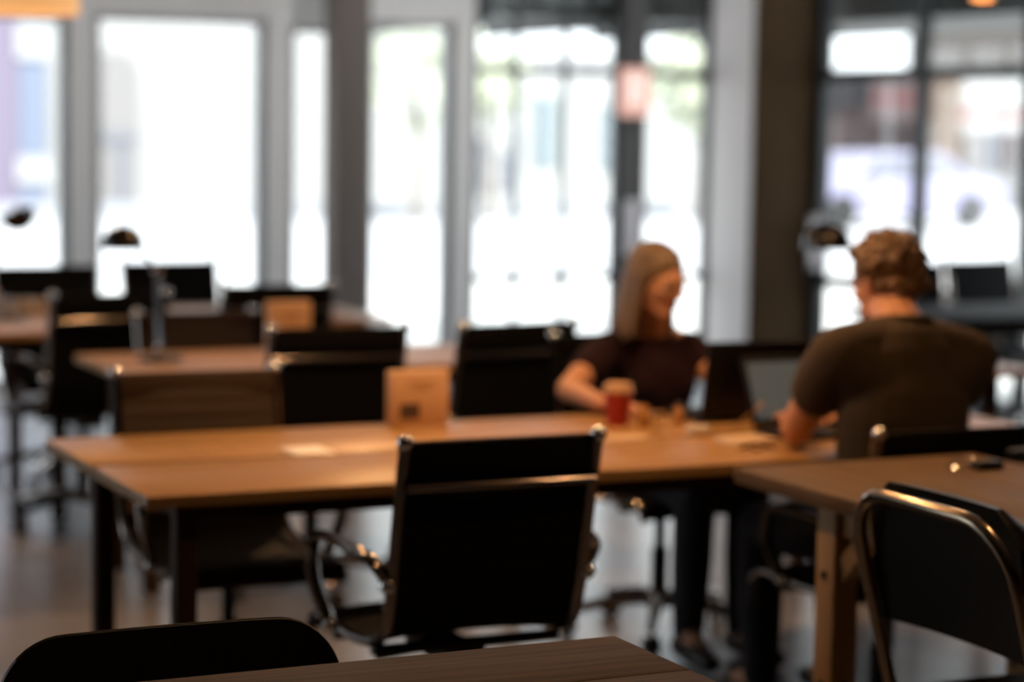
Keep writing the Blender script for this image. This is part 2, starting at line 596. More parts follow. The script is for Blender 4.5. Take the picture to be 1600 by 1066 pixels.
# pull handle on the glazed door at the corner, lock plate and notice on the post
def pull_handle(name, p, label, axis):
    t = thing(name, label, 'handle', p)
    m = MB().tube(curve_pts([(0, 0, -0.12), (0, -0.045, -0.10), (0, -0.05, 0), (0, -0.045, 0.10), (0, 0, 0.12)]), 0.013)
    m.build('grip', M['white'], t)
    MB().box(-0.045, 0.045, -0.004, 0.004, -0.17, 0.17, 0.003).build('back_plate', M['white'], t)
    t.rotation_euler.z = axis
    return t


pull_handle('pull_handle', (GX - 0.035, 11.73, at(1267, 378, X=GX).z), 'white upright pull handle on the dark frame beside the brown timber panel', R(-60))
hp = at(979, 350, Y=WY)
pull_handle('door_handle', (hp.x, WY - 0.066, hp.z - 0.02), 'pale pull handle on the dark post behind the seated woman', 0)
p0, p1 = at(966, 106, Y=WY), at(1001, 182, Y=WY)
sg = thing('notice_sign', 'pink lit upright sign on the dark post between the street windows', 'sign', ((p0.x + p1.x) / 2, WY - 0.06, (p0.z + p1.z) / 2))
w2, h2 = (p1.x - p0.x) / 2 + 0.022, (p0.z - p1.z) / 2
MB().box(-w2, w2, -0.02, 0.004, -h2, h2, 0.002).build('sheet', M['pink'], sg)
MB().box(-w2 * 0.5, w2 * 0.5, -0.0215, -0.0202, -h2 * 0.55, h2 * 0.75).build('print_block', M['pinklight'], sg)

# ------------------------------------------------------------------ the street outside
struct(MB().box(-60, 120, 12.5, 22, -0.25, -0.10).build('pavement', M['pave']))
struct(MB().box(7.75, 120, -60, 12.5, -0.25, -0.10).build('sidewalk', M['pave']))
struct(MB().box(-60, -4.2, -60, 12.5, -0.25, -0.10).build('bounce_ground', M['pave']))  # unseen ground, added to bounce sunlight in through the left opening
struct(MB().box(-60, 120, 22, 140, -0.30, -0.16).build('road', M['asphalt']))
can = struct(MB().box(5.35, 9.1, 12.46, 14.3, 2.22, 2.5).box(7.8, 9.1, 7, 12.46, 2.22, 2.5).build('canopy_roof', M['canopy'], smooth=False))
for k in range(4):
    MB().box(5.6 + k * 0.85, 5.66 + k * 0.85, 12.46, 14.25, 2.16, 2.219).build('beam', M['canopy'], can, smooth=False)

FY = 40.0


def fx(px, Y=FY):
    return at(px, 250, Y=Y).x


def fz(px, py, Y=FY):
    return at(px, py, Y=Y).z


def facade(name, label, pa, pb, ztop, m, Y=FY, depth=3.0, zb=-0.16, cols=2, rows=2, glass='f_slate', wins=True):
    xa, xb = fx(pa, Y), fx(pb, Y)
    t = thing(name, label, 'building', ((xa + xb) / 2, Y, zb))
    w = (xb - xa) / 2
    MB().box(-w, w, 0, depth, 0, ztop - zb).build('wall', M[m], t, smooth=False)
    MB().box(-w - 0.0, w + 0.0, -0.12, 0.2, ztop - zb, ztop - zb + 0.18).build('cornice', M['f_white'], t, smooth=False)
    if wins:
        for i in range(cols):
            for j in range(rows):
                cx = -w + (i + 0.5) * 2 * w / cols
                z0 = 3.9 + j * 2.6
                if z0 + 1.5 > ztop - zb:
                    continue
                f = MB().box(cx - 0.5, cx + 0.5, -0.06, 0.02, z0, z0 + 1.5).build('window_frame', M['f_white'], t, smooth=False)
                MB().box(cx - 0.42, cx + 0.42, -0.07, -0.055, z0 + 0.08, z0 + 1.42).build('pane', M[glass], f, smooth=False)
    return t


facade('corner_building', 'lavender rendered building across the street, leftmost in view', -150, 30, 9.0, 'f_lav', cols=3, depth=0.5)
b = facade('narrow_building', 'narrow pale blue building beside the lavender one', 31.5, 72, 8.0, 'f_blue', Y=40, depth=0.5, cols=1)
for i, (py0, py1) in enumerate(((38, 92), (245, 285))):
    za, zb_ = fz(50, py1, 40.2), fz(50, py0, 40.2)
    MB().box(-0.30, 0.30, -0.08, 0.0, za + 0.16, zb_ + 0.16).build('shop_panel', M['f_white'], b, smooth=False)
facade('white_building', 'long bright white building across the street with a few windows high up', 74, 560, 9.5, 'f_white', Y=40.6, cols=8)
# arched grey stone gateway in front of the white building
xa, xb = fx(158, 39.6), fx(218, 39.6)
gt = thing('stone_gateway', 'warm grey stone gateway with a rounded top across the street', 'gateway', ((xa + xb) / 2, 39.6, -0.16))
w = (xb - xa) / 2
zt = fz(190, 110, 39.6) + 0.16
arch = MB()
pts = [(-w, 0)] + [(w * math.cos(a), zt + w * 0.9 * math.sin(a)) for a in [PI - PI * k / 12 for k in range(13)]] + [(w, 0)]
nn = len(pts)
arch.add([(x, 0, z) for x, z in pts] + [(x, 0.8, z) for x, z in pts], [tuple(range(nn)), tuple(range(nn, 2 * nn))[::-1]] + [(i, (i + 1) % nn, nn + (i + 1) % nn, nn + i) for i in range(nn)])
arch.build('stone_arch', M['f_grey'], gt, smooth=False)
MB().box(-w * 0.15, w * 0.3, -0.05, 0.01, 0.2, fz(195, 222, 39.6) + 0.16).build('gate_leaf', M['f_slate'], gt, smooth=False)
MB().box(-w * 0.95, w * 0.8, -0.06, 0.0, fz(190, 222, 39.6) + 0.16, fz(190, 210, 39.6) + 0.16).build('lintel', M['f_slate'], gt, smooth=False)
facade('cream_building', 'pale building across the street half hidden by yellow-green trees', 561, 735, 5.2, 'f_pale', Y=41.5, cols=3)
t = facade('panelled_building', 'low building with teal and slate panels seen through the gridded window', 736, 1120, 2.9, 'f_pale', Y=42, cols=5, wins=False)
tx = (fx(736, 42) + fx(1120, 42)) / 2
for (a, b_, ya, yb, m) in ((750, 772, 215, 300, 'f_slate'), (800, 812, 205, 290, 'f_teal'), (835, 868, 150, 262, 'f_teal'), (773, 799, 240, 300, 'f_slate'), (877, 886, 150, 300, 'leaf'), (937, 966, 165, 265, 'f_teal')):
    MB().box(fx(a, 41.9) - tx, fx(b_, 41.9) - tx, -0.12, -0.01, fz(a, yb, 41.9) + 0.16, fz(a, ya, 41.9) + 0.16).build('panel', M[m], t, smooth=False)
# right-hand group, seen through the side glazing
t = facade('brown_building', 'pink-brown building across the street behind the side glazing', 1200, 1432, fz(1350, 118), 'f_pink', Y=41, cols=3, wins=False)
tx = (fx(1200, 41) + fx(1432, 41)) / 2
MB().box(fx(1288, 41) - tx, fx(1345, 41) - tx, -0.3, -0.01, fz(1300, 165, 41) + 0.16, fz(1300, 125, 41) + 0.16).build('dark_window', M['f_dark'], t, smooth=False)
s_ = MB().box(fx(1347, 41) - tx, fx(1424, 41) - tx, -0.4, -0.01, fz(1380, 188, 41) + 0.16, fz(1380, 125, 41) + 0.16).build('sign_board', M['f_rose'], t, smooth=False)
MB().box(fx(1347, 41) - tx, fx(1424, 41) - tx, -0.42, -0.405, fz(1380, 158, 41) + 0.16, fz(1380, 151, 41) + 0.16).build('sign_stripe', M['f_red'], s_, smooth=False)
MB().box(fx(1285, 41) - tx, fx(1422, 41) - tx, -0.5, -0.01, 0.3, fz(1350, 252, 41) + 0.16).build('shopfront', M['f_white'], t, smooth=False)
t = thing('arcade', 'covered arcade with tan brick columns across the street, far right', 'building', (0, 0, -0.16))
MB().box(fx(1434, 38), fx(1800, 38), 38, 38.5, fz(1500, 112, 38) + 0.16, 6.0).build('roof_beam', M['f_brown'], t, smooth=False)
for a, b_ in ((1462, 1500), (1640, 1670)):
    MB().box(fx(a, 38.1), fx(b_, 38.1), 38.1, 38.6, 0, fz(1500, 112, 38) + 0.16).build('brick_column', M['f_tan'], t, smooth=False)
MB().box(fx(1500, 39), fx(1800, 39), 39, 39.3, fz(1540, 185, 39) + 0.16, fz(1540, 172, 39) + 0.16).build('red_fascia', M['f_red'], t, smooth=False)
MB().box(fx(1500, 39.5), fx(1800, 39.5), 39.5, 39.8, 0, fz(1540, 205, 39.5) + 0.16).build('shop_wall', M['f_white'], t, smooth=False)
for a, b_, m in ((1505, 1530, 'f_grey'), (1531, 1538, 'f_slate'), (1543, 1560, 'f_slate'), (1561, 1585, 'f_pink')):
    MB().box(fx(a, 39.4), fx(b_, 39.4), 39.3, 39.49, fz(1540, 262, 39.4) + 0.16, fz(1540, 206, 39.4) + 0.16).build('shop_pane', M[m], t, smooth=False)
facade('back_building', 'plain white block rising behind the arcade', 1434, 1800, 6.2, 'f_white', Y=48, depth=0.5, cols=5, wins=False)

# low street wall / parked cars making the pale band at the horizon line
lw = MB()
ax, bx_ = fx(-150, 37), fx(1430, 37)
lw.box(ax, bx_, 37, 37.3, -0.16, fz(300, 318, 37))
struct(lw.build('low_wall', M['f_wall'], smooth=False))


def car(loc, label, m, s=1.0):
    t = thing('car', label, 'car', loc)
    prof = [(-2.1, 0.25), (-2.15, 0.6), (-1.9, 0.78), (-1.25, 0.86), (-0.75, 1.30), (0.7, 1.34), (1.35, 0.92), (2.0, 0.80), (2.15, 0.5), (2.1, 0.25)]
    n_ = len(prof)
    mb = MB()
    mb.add([(x, -0.85, z) for x, z in prof] + [(x, 0.85, z) for x, z in prof], [tuple(range(n_)), tuple(range(n_, 2 * n_))[::-1]] + [(i, (i + 1) % n_, n_ + (i + 1) % n_, n_ + i) for i in range(n_)])
    o = mb.build('body', M[m], t)
    smooth_obj_bevel(o, 0.06, 3)
    MB().add([(-1.1, -0.86, 0.9), (-0.7, -0.86, 1.24), (0.65, -0.86, 1.27), (1.1, -0.86, 0.95), (-1.1, -0.84, 0.9), (-0.7, -0.84, 1.24), (0.65, -0.84, 1.27), (1.1, -0.84, 0.95)], [(0, 1, 2, 3), (7, 6, 5, 4), (0, 4, 5, 1), (1, 5, 6, 2), (2, 6, 7, 3), (3, 7, 4, 0)]).build('side_window', M['f_slate'], t, smooth=False)
    for x in (-1.35, 1.35):
        for y in (-0.78, 0.78):
            q = MB()
            q.mx = Matrix.Translation((x, y, 0.32)) @ Matrix.Rotation(PI / 2, 4, 'X')
            q.lathe([(0.10, -0.1), (0.30, -0.1), (0.32, -0.06), (0.32, 0.06), (0.30, 0.1), (0.10, 0.1)], n=18)
            q.build('wheel', M['rubber'], t)
    return t


car((fx(1378, 33), 33, -0.16), 'pale violet car parked across the street seen through the side glazing', 'cars')


def tree(px, Y, h, r, label, n=420):
    x = fx(px, Y)
    t = thing('tree', label, 'tree', (x, Y, -0.16), 0, 'street trees')
    MB().tube(curve_pts([(0, 0, 0), (0.05, 0, h * 0.3), (-0.05, 0.05, h * 0.6)]), [0.13] * 6 + [0.10] * 6 + [0.07], 8).build('trunk', M['bark'], t)
    cr_ = MB()
    rnd = random.Random(px)
    for _ in range(n):
        d = V((rnd.gauss(0, 1), rnd.gauss(0, 1), rnd.gauss(0, 1))).normalized() * (rnd.random() ** 0.4)
        c = V((d.x * r, d.y * r, h * 0.68 + d.z * r * 0.9))
        s = 0.16 + rnd.random() * 0.12
        a, b2 = V((rnd.gauss(0, 1), rnd.gauss(0, 1), rnd.gauss(0, 1))).normalized(), None
        b2 = a.orthogonal().normalized()
        c_ = a.cross(b2)
        cr_.add([c + b2 * s, c + c_ * s * 0.5, c - b2 * s, c - c_ * s * 0.5, c + a * s * 0.15], [(0, 1, 4), (1, 2, 4), (2, 3, 4), (3, 0, 4), (0, 3, 2, 1)])
    o = cr_.build('crown', M['leaf'], t, smooth=False, kind='stuff')
    return t


tree(650, 35, 4.1, 1.3, 'yellow-green street tree seen through the slim window left of the gridded one', 160)
tree(765, 35.5, 3.6, 0.75, 'small street tree at the left edge of the gridded window', 90)
tree(1092, 35, 3.7, 1.0, 'yellow-green street tree seen through the narrow window beside the corner pier', 260)

# sloping metal handrail just outside the gridded window
ra, rb = at(752, 382, Y=14.8), at(985, 420, Y=14.8)
hr = thing('handrail', 'thin sloping metal handrail outside the gridded window', 'handrail', (0, 0, -0.1))
MB().tube([(ra.x, 14.8, ra.z + 0.1), (rb.x, 14.8, rb.z + 0.1)], 0.014).build('rail', M['frame'], hr)
for k in (0.05, 0.5, 0.97):
    q = ra.lerp(rb, k)
    MB().tube([(q.x, 14.8, 0), (q.x, 14.8, q.z + 0.1)], 0.010).build('post', M['frame'], hr)

# ------------------------------------------------------------------ office chair
PATH = [(0.285, 0.905), (0.262, 0.80), (0.238, 0.68), (0.215, 0.57), (0.185, 0.497), (0.12, 0.462), (0.0, 0.448), (-0.12, 0.450), (-0.20, 0.452), (-0.245, 0.440), (-0.262, 0.41)]


def sling(path, hw, m_name, name, parent, rib=0.045, thick=0.011):
    pts = curve_pts([(0, y, z) for y, z in path], 8)
    L = [0]
    for a, b in zip(pts[:-1], pts[1:]):
        L.append(L[-1] + (b - a).length)
    tot = L[-1]
    ns = int(tot / rib * 6)
    res = []
    for i in range(ns + 1):
        s = tot * i / ns
        k = max(j for j in range(len(L)) if L[j] <= s + 1e-9)
        k = min(k, len(pts) - 2)
        t = (s - L[k]) / max(L[k + 1] - L[k], 1e-9)
        p = pts[k].lerp(pts[k + 1], t)
        tn = (pts[k + 1] - pts[k]).normalized()
        res.append((p, V((0, -tn.z, tn.y)), s))
    vs, fs = [], []
    xs = [-hw, -hw * 0.5, 0, hw * 0.5, hw]
    for (p, nn_, s) in res:
        th = thick * (0.45 + 0.55 * abs(math.sin(PI * s / rib)) ** 0.5)
        for side in (1, -1):
            for x in xs:
                sag = 0.010 * (1 - (x / hw) ** 2)
                q = p - nn_ * sag + nn_ * th * 0.5 * side
                vs.append((x, q.y, q.z))
    for i in range(len(res) - 1):
        o, o2 = i * 10, (i + 1) * 10
        for j in range(4):
            fs.append((o + j, o + j + 1, o2 + j + 1, o2 + j))
            fs.append((o + 5 + j, o2 + 5 + j, o2 + 6 + j, o + 6 + j))
        fs.append((o, o2, o2 + 5, o + 5))
        fs.append((o + 4, o + 9, o2 + 9, o2 + 4))
    e = (len(res) - 1) * 10
    fs.append((0, 5, 6, 7, 8, 9, 4, 3, 2, 1))
    fs.append((e, e + 1, e + 2, e + 3, e + 4, e + 9, e + 8, e + 7, e + 6, e + 5))
    return MB().add(vs, fs).build(name, M[m_name], parent)


def make_chair(fabric, label, group):
    t = thing('office_chair', label, 'chair', group=group)
    sling(PATH[:5], 0.212, fabric, 'backrest', t)
    sling(PATH[4:], 0.212, fabric, 'seat', t)
    tb = MB().box(-0.216, 0.216, 0.262, 0.288, 0.835, 0.908, 0.008)
    tb.build('top_band', M[fabric], t)
    pp = curve_pts([(0, y, z) for y, z in PATH], 5)
    for s in (-1, 1):
        MB().tube([(s * 0.222, p.y + 0.004, p.z - 0.004) for p in pp], 0.013, 8, flat=0.75).build('side_frame', M['alu'], t)
        MB().ell((s * 0.222, 0.292, 0.908), 0.018, n=16, m=10).build('glint_cap', M['chrome'], t)  # chrome ball added, oversized, to catch round highlights
        arm = curve_pts([(s * 0.224, 0.225, 0.60), (s * 0.262, 0.21, 0.655), (s * 0.272, 0.10, 0.665), (s * 0.272, -0.06, 0.660), (s * 0.268, -0.125, 0.620), (s * 0.262, -0.125, 0.54), (s * 0.235, -0.10, 0.452)], 5)
        MB().tube(arm, 0.0125, 8, flat=1.3).build('armrest', M['alu'], t)
        MB().ell((s * 0.236, -0.10, 0.452), 0.016, n=16, m=10).build('glint_joint', M['chrome'], t)
        MB().ell((s * 0.232, 0.232, 0.60), 0.018, n=16, m=10).build('glint_joint', M['chrome'], t)  # chrome balls added at the arm ends to strengthen the highlights
    MB().tube([(-0.218, 0.290, 0.812), (0.218, 0.290, 0.812)], 0.010, 12).build('back_rail', M['alu'], t)
    m = MB().box(-0.22, 0.22, 0.10, 0.13, 0.425, 0.448, 0.006).box(-0.22, 0.22, -0.13, -0.10, 0.412, 0.436, 0.006).box(-0.05, 0.05, -0.12, 0.12, 0.385, 0.425, 0.01)
    m.build('seat_bracket', M['plastic'], t)
    MB().tube([(0.05, 0, 0.40), (0.17, 0.02, 0.395)], [0.006, 0.006]).build('tilt_lever', M['plastic'], t)
    MB().lathe([(0.026, 0.10), (0.026, 0.27), (0.017, 0.272), (0.017, 0.40)], n=14).build('gas_column', M['plastic'], t)
    MB().lathe([(0.03, 0.085), (0.045, 0.09), (0.045, 0.135), (0.03, 0.145)], n=16).build('base_hub', M['alu'], t)
    leg = MB().tube([(0.03, 0, 0.118), (0.16, 0, 0.105), (0.29, 0, 0.078)], [0.024, 0.019, 0.014], 8).mesh('base_leg', M['alu'])
    cm = MB()
    for s in (-1, 1):
        cm.mx = Matrix.Translation((0, s * 0.013, 0.029)) @ Matrix.Rotation(PI / 2, 4, 'X')
        cm.lathe([(0.012, -0.009), (0.026, -0.009), (0.029, -0.006), (0.029, 0.006), (0.026, 0.009), (0.012, 0.009)], n=16)
    cm.mx = Matrix.Identity(4)
    cm.tube([(0, 0, 0.029), (0, 0, 0.082)], 0.006)
    cme = cm.mesh('caster', M['rubber'])
    for k in range(5):
        a = 2 * PI * k / 5 + 0.3
        o = bpy.data.objects.new('base_leg', leg)
        COL.objects.link(o)
        o.parent = t
        o.rotation_euler.z = a
        c = bpy.data.objects.new('caster', cme)
        COL.objects.link(c)
        c.parent = t
        c.location = (0.288 * math.cos(a), 0.288 * math.sin(a), 0)
        c.rotation_euler.z = a + 0.6 + k
    return t


GRP_A = 'office chairs around the long oak table'
GRP_B = 'office chairs at the far tables'
ch_black = make_chair('black', 'black office chair facing the long oak table, its back to the camera, nearest office chair', GRP_A)
ch_brown = make_chair('brown', 'brown ribbed office chair pushed in across the long oak table, beside its bare left end', GRP_A)
ch_plum = make_chair('plum', 'dark red-brown office chair pushed in behind the table with the chrome desk lamp', GRP_B)


def place(proto, x, y, rz, label=None, group=None, first=False):
    o = proto if first else copy_tree(proto)
    o.location = (x, y, 0)
    o.rotation_euler.z = rz
    if label:
        o['label'] = label
    if group:
        o['group'] = group
    return o


cx = at(785, 672, Y=4.17).x
place(ch_black, cx, 4.17 + 0.285, PI, first=True)
place(ch_brown, at(307, 585, Y=5.76).x, 5.76 - 0.285, 0, first=True).scale.z = 0.975
place(ch_plum, at(304, 490, Y=7.95).x, 7.90 - 0.285, R(2), first=True).scale.z = 0.94
place(ch_black, at(536, 518, Y=6.6).x, 6.6 + 0.285, PI + R(-3), 'black office chair with its back to the room, straight behind the large kraft card box', GRP_A)
place(ch_black, at(803, 514, Y=6.58).x - 0.03, 6.58 + 0.28, PI + R(9), 'black office chair turned slightly, next to the seated woman', GRP_A)
place(ch_black, 3.30, 6.14 - 0.22, R(4), 'black office chair the woman in the maroon top sits on', GRP_A)
mch = place(ch_black, 3.235, 4.36 + 0.285, PI, 'black office chair the man in the olive T-shirt sits on', GRP_A)
mch.scale.z = 0.93
place(ch_black, at(70, 424, Y=9.7).x, 9.7 - 0.285, R(0), 'black office chair behind the far left table with small boxes on it', GRP_B)
place(ch_black, at(270, 418, Y=9.9).x, 9.9 - 0.285, R(4), 'black office chair behind the chrome desk lamp, close to the street windows', GRP_B)
place(ch_black, at(155, 465, Y=8.12).x, 8.10 + 0.27, PI + R(6), 'black office chair tucked under the far left table with its back to the room', GRP_B)
place(ch_black, at(438, 443, Y=8.4).x, 8.40 + 0.27, PI - R(3), 'black office chair with its back to the room behind the small kraft card', GRP_B)


# ------------------------------------------------------------------ tables
def table(name, label, x0, x1, y0, y1, zt, wood_m, leg_m='leg', boards=1, th=0.028, inset=0.12, lw=0.05, rz=0.0, apron=0.05, group=None, seam=0.012):
    cx_, cy_ = (x0 + x1) / 2, (y0 + y1) / 2
    t = thing(name, label, 'table', (cx_, cy_, 0), rz, group)
    hx, hy = (x1 - x0) / 2, (y1 - y0) / 2
    bw = 2 * hy / boards
    for k in range(boards):
        a = -hy + k * bw + (seam / 2 if k else 0)
        b = -hy + (k + 1) * bw - (seam / 2 if k < boards - 1 else 0)
        MB().box(-hx, hx, a, b, zt - th, zt, 0.003).build('tabletop_board', M[wood_m], t)
    for sx in (-1, 1):
        for sy in (-1, 1):
            lx, ly = sx * (hx - inset), sy * (hy - inset)
            MB().box(lx - lw / 2, lx + lw / 2, ly - lw / 2, ly + lw / 2, 0, zt - th, 0.004).build('leg', M[leg_m], t)
    if seam > 0.01 and boards == 2:
        MB().box(-hx + 0.05, hx - 0.05, -0.03, 0.03, zt - th - 0.03, zt - th - 0.0004).build('seam_backing', M[leg_m], t)  # dark strip added beneath the seam so the gap shows dark
    for s in (-1, 1):
        MB().box(-hx + inset, hx - inset, s * (hy - inset) - 0.012, s * (hy - inset) + 0.012, zt - th - apron, zt - th - 0.0005).build('apron', M[leg_m], t)
        MB().box(s * (hx - inset) - 0.012, s * (hx - inset) + 0.012, -hy + inset, hy - inset, zt - th - apron, zt - th - 0.0005).build('apron', M[leg_m], t)
    return t


TZ = 0.74
table('long_table', 'long warm oak table made of two wide boards with dark legs', 1.322, 3.95, 4.66, 5.60, TZ, 'wood_main', boards=2, seam=0.024)
table('far_table', 'oak table with the chrome desk lamp, behind the long oak table', 1.90, 3.46, 6.94, 7.60, TZ, 'wood_far', group='far oak tables', boards=2)
table('far_table', 'oak table at the far left holding small boxes', 0.6, 2.19, 8.42, 9.42, TZ, 'wood_far', group='far oak tables', boards=2)
table('far_table', 'oak table close to the slim column, behind the small kraft card', 2.72, 3.52, 8.66, 9.5, TZ, 'wood_far', group='far oak tables', boards=2)
table('far_table', 'oak table hidden behind the two laptops, under the black desk lamp', 4.2, 4.95, 6.2, 6.85, TZ, 'wood_far', group='far oak tables', boards=2)
table('side_table', 'dark table beside the glazed side wall', 5.75, 7.2, 7.9, 8.7, 0.74, 'black_top', 'steel')
place(ch_black, 6.35, 8.80, R(-6), 'black office chair at the dark table beside the glazed side wall', GRP_B)
place(ch_black, 7.0, 8.95, R(8), 'black office chair at the dark table, the one nearer the glazing', GRP_B)

# near table, its own darker walnut; edge runs under the black plywood chair back
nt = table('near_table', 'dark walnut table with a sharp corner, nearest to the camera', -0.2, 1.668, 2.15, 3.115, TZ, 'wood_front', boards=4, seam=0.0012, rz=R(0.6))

# right-hand work table on pine legs
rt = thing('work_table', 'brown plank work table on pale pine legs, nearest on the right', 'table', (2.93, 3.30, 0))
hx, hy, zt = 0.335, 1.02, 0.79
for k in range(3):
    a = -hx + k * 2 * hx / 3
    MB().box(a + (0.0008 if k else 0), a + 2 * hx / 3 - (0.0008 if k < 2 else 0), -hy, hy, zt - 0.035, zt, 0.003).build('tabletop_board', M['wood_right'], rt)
for sx in (-1, 1):
    for ly in (0.70, -0.70):
        lx = sx * (hx - 0.075)
        lg = MB().box(lx - 0.033, lx + 0.033, ly - 0.035, ly + 0.035, 0, zt - 0.035, 0.004).build('leg', M['pine'], rt)
        for z in (0.10, 0.36, 0.60):
            q = MB()
            q.mx = Matrix.Translation((lx - 0.034, ly, z)) @ Matrix.Rotation(PI / 2, 4, 'Y')
            q.lathe([(0.002, -0.004), (0.009, -0.004), (0.010, 0.002), (0.002, 0.004)], n=10)
            q.build('bolt', M['bolt'], lg)
            q = MB()
            q.mx = Matrix.Translation((lx, ly - 0.036, z)) @ Matrix.Rotation(PI / 2, 4, 'X')
            q.lathe([(0.002, -0.004), (0.009, -0.004), (0.010, 0.002), (0.002, 0.004)], n=10)
            q.build('bolt', M['bolt'], lg)
        q = MB()
        s = -1 if ly > 0 else 1
        q.tube([(lx, ly + s * 0.02, 0.60), (lx, ly + s * 0.17, 0.75)], 0.026, 4)
        q.build('corner_brace', M['pine'], rt)
for ly in (0.70, -0.70):
    MB().box(-hx + 0.11, hx - 0.11, ly - 0.02, ly + 0.02, zt - 0.125, zt - 0.036, 0.003).build('cross_rail', M['pine'], rt)
for s in (-1, 1):
    MB().box(s * (hx - 0.075) - 0.015, s * (hx - 0.075) + 0.015, -0.66, 0.66, zt - 0.10, zt - 0.036, 0.003).build('side_rail', M['pine'], rt)

# ------------------------------------------------------------------ near plywood chair
pc = thing('plywood_chair', 'black plywood chair with rounded back corners, nearest to the camera', 'chair', (0.985, 3.20, 0))
pc.scale.z = 0.978
pc.scale.x = 1.02


def shell(w, zb, ztp, y, r, th, curve, name, m, parent, n=28):
    """upright rounded panel, bowed; outline in x,z"""
    out = []
    for (cx_, cz_, a0) in ((w - r, ztp - r, 0), (-w + r, ztp - r, 90), (-w + 0.03, zb + 0.03, 180), (w - 0.03, zb + 0.03, 270)):
        rr = r if a0 < 180 else 0.03
        for k in range(9):
            a = R(a0 + 90 * k / 8)
            out.append((cx_ + rr * math.cos(a), cz_ + rr * math.sin(a)))
    # grid triangulated through columns
    xs = sorted(set([round(p[0], 5) for p in out] + [w * (2 * i / n - 1) for i in range(1, n)]))

    def zr(x):
        top = ztp if abs(x) <= w - r else ztp - r + math.sqrt(max(r * r - (abs(x) - w + r) ** 2, 0))
        bot = zb if abs(x) <= w - 0.03 else zb + 0.03 - math.sqrt(max(0.0009 - (abs(x) - w + 0.03) ** 2, 0))
        return bot, top
    vs, fs = [], []
    nz = 8
    for x in xs:
        b, t_ = zr(x)
        for j in range(nz + 1):
            z = b + (t_ - b) * j / nz
            yy = y - curve * (x / w) ** 2 + (z - zb) * 0.10
            vs += [(x, yy - th / 2, z), (x, yy + th / 2, z)]
    c = 2 * (nz + 1)
    for i in range(len(xs) - 1):
        for j in range(nz):
            a, b = i * c + 2 * j, (i + 1) * c + 2 * j
            fs.append((a, b, b + 2, a + 2))
            fs.append((a + 1, a + 3, b + 3, b + 1))
        a, b = i * c, (i + 1) * c
        fs.append((a, a + 1, b + 1, b))
        a, b = i * c + 2 * nz, (i + 1) * c + 2 * nz
        fs.append((a, b, b + 1, a + 1))
    for i in (0, len(xs) - 1):
        for j in range(nz):
            a = i * c + 2 * j
            fs.append((a, a + 2, a + 3, a + 1))
    return MB().add(vs, fs).build(name, m, parent)


bk = shell(0.272, 0.53, 0.782, 0.12, 0.105, 0.011, 0.02, 'backrest', M['ply'], pc)
# pale rim along the top edge of the ply
rim = []
for k in range(33):
    x = -0.24 + 0.48 * k / 32
    top = 0.782 if abs(x) <= 0.167 else 0.677 + math.sqrt(0.105 ** 2 - (abs(x) - 0.167) ** 2)
    rim.append((x, 0.12 - 0.02 * (x / 0.272) ** 2 + (top - 0.53) * 0.10, top + 0.0002))
MB().tube(rim, 0.0022, 6).build('back_edge', M['ply_edge'], pc)
st = MB()
st.box(-0.21, 0.21, -0.30, 0.10, 0.425, 0.437, 0.005)
st.build('seat', M['ply'], pc)
for s in (-1, 1):
    MB().tube(curve_pts([(s * 0.15, 0.135, 0.60), (s * 0.155, 0.125, 0.50), (s * 0.16, 0.07, 0.415), (s * 0.16, -0.12, 0.412), (s * 0.16, -0.24, 0.412)], 5), 0.010).build('back_support', M['plastic'], pc)
    MB().tube([(s * 0.16, 0.05, 0.412), (s * 0.20, 0.12, 0.0)], 0.010).build('leg', M['plastic'], pc)
    MB().tube([(s * 0.16, -0.22, 0.412), (s * 0.20, -0.27, 0.0)], 0.010).build('leg', M['plastic'], pc)

# ------------------------------------------------------------------ folding chair, right
# local frame: faces +X (towards the work table), back on the -X side
fa, fb = at(1333, 772, X=2.43), at(1562, 862, X=2.43)
fc = thing('folding_chair', 'black padded folding chair with a shiny bronze tube frame', 'chair', (2.43, (fa.y + fb.y) / 2, 0))
hw = (fa.y - fb.y) / 2 + 0.015
ztop = fa.z + 0.012


def fr_x(z):   # front-leg tube leans: top at the back, foot at the front
    return 0.0 + (ztop - z) * 0.28


tube = [(fr_x(0.0), hw + 0.0, 0.0), (fr_x(0.3), hw, 0.3), (fr_x(0.6), hw, 0.6), (fr_x(ztop - 0.14), hw, ztop - 0.14)]
for k in range(1, 7):
    a = PI / 2 * k / 6
    tube.append((fr_x(ztop - 0.12 + 0.12 * math.sin(a)), hw - 0.12 + 0.12 * math.cos(a), ztop - 0.12 + 0.12 * math.sin(a)))
mid = [(p[0], -p[1], p[2]) for p in tube][::-1]
MB().tube(tube + mid, 0.0138, 12).build('frame_tube', M['bronze'], fc)
pad = MB()
for k in range(13):
    y = -hw + 0.035 + (2 * hw - 0.07) * k / 12
pb = []
nz, ny = 8, 14
vs, fs = [], []
for side in (0, 1):
    for i in range(ny + 1):
        for j in range(nz + 1):
            y = (-1 + 2 * i / ny)
            v = j / nz
            edge = (1 - abs(y) ** 6) * (1 - abs(2 * v - 1) ** 6)
            th = 0.010 + 0.030 * edge ** 0.5
            z = (ztop - 0.265) + 0.285 * v
            yy = y * (hw - 0.012)
            if v > 0.6 and abs(y) > 0.75:
                z -= (abs(y) - 0.75) * 0.25 * (v - 0.6) / 0.4
            x = fr_x(z) + 0.038 * (1 - y * y) * 0.6 + 0.012 + (th * 1.7 if side else 0) + 0.02 * v
            vs.append((x, yy, z))
st_ = (ny + 1) * (nz + 1)
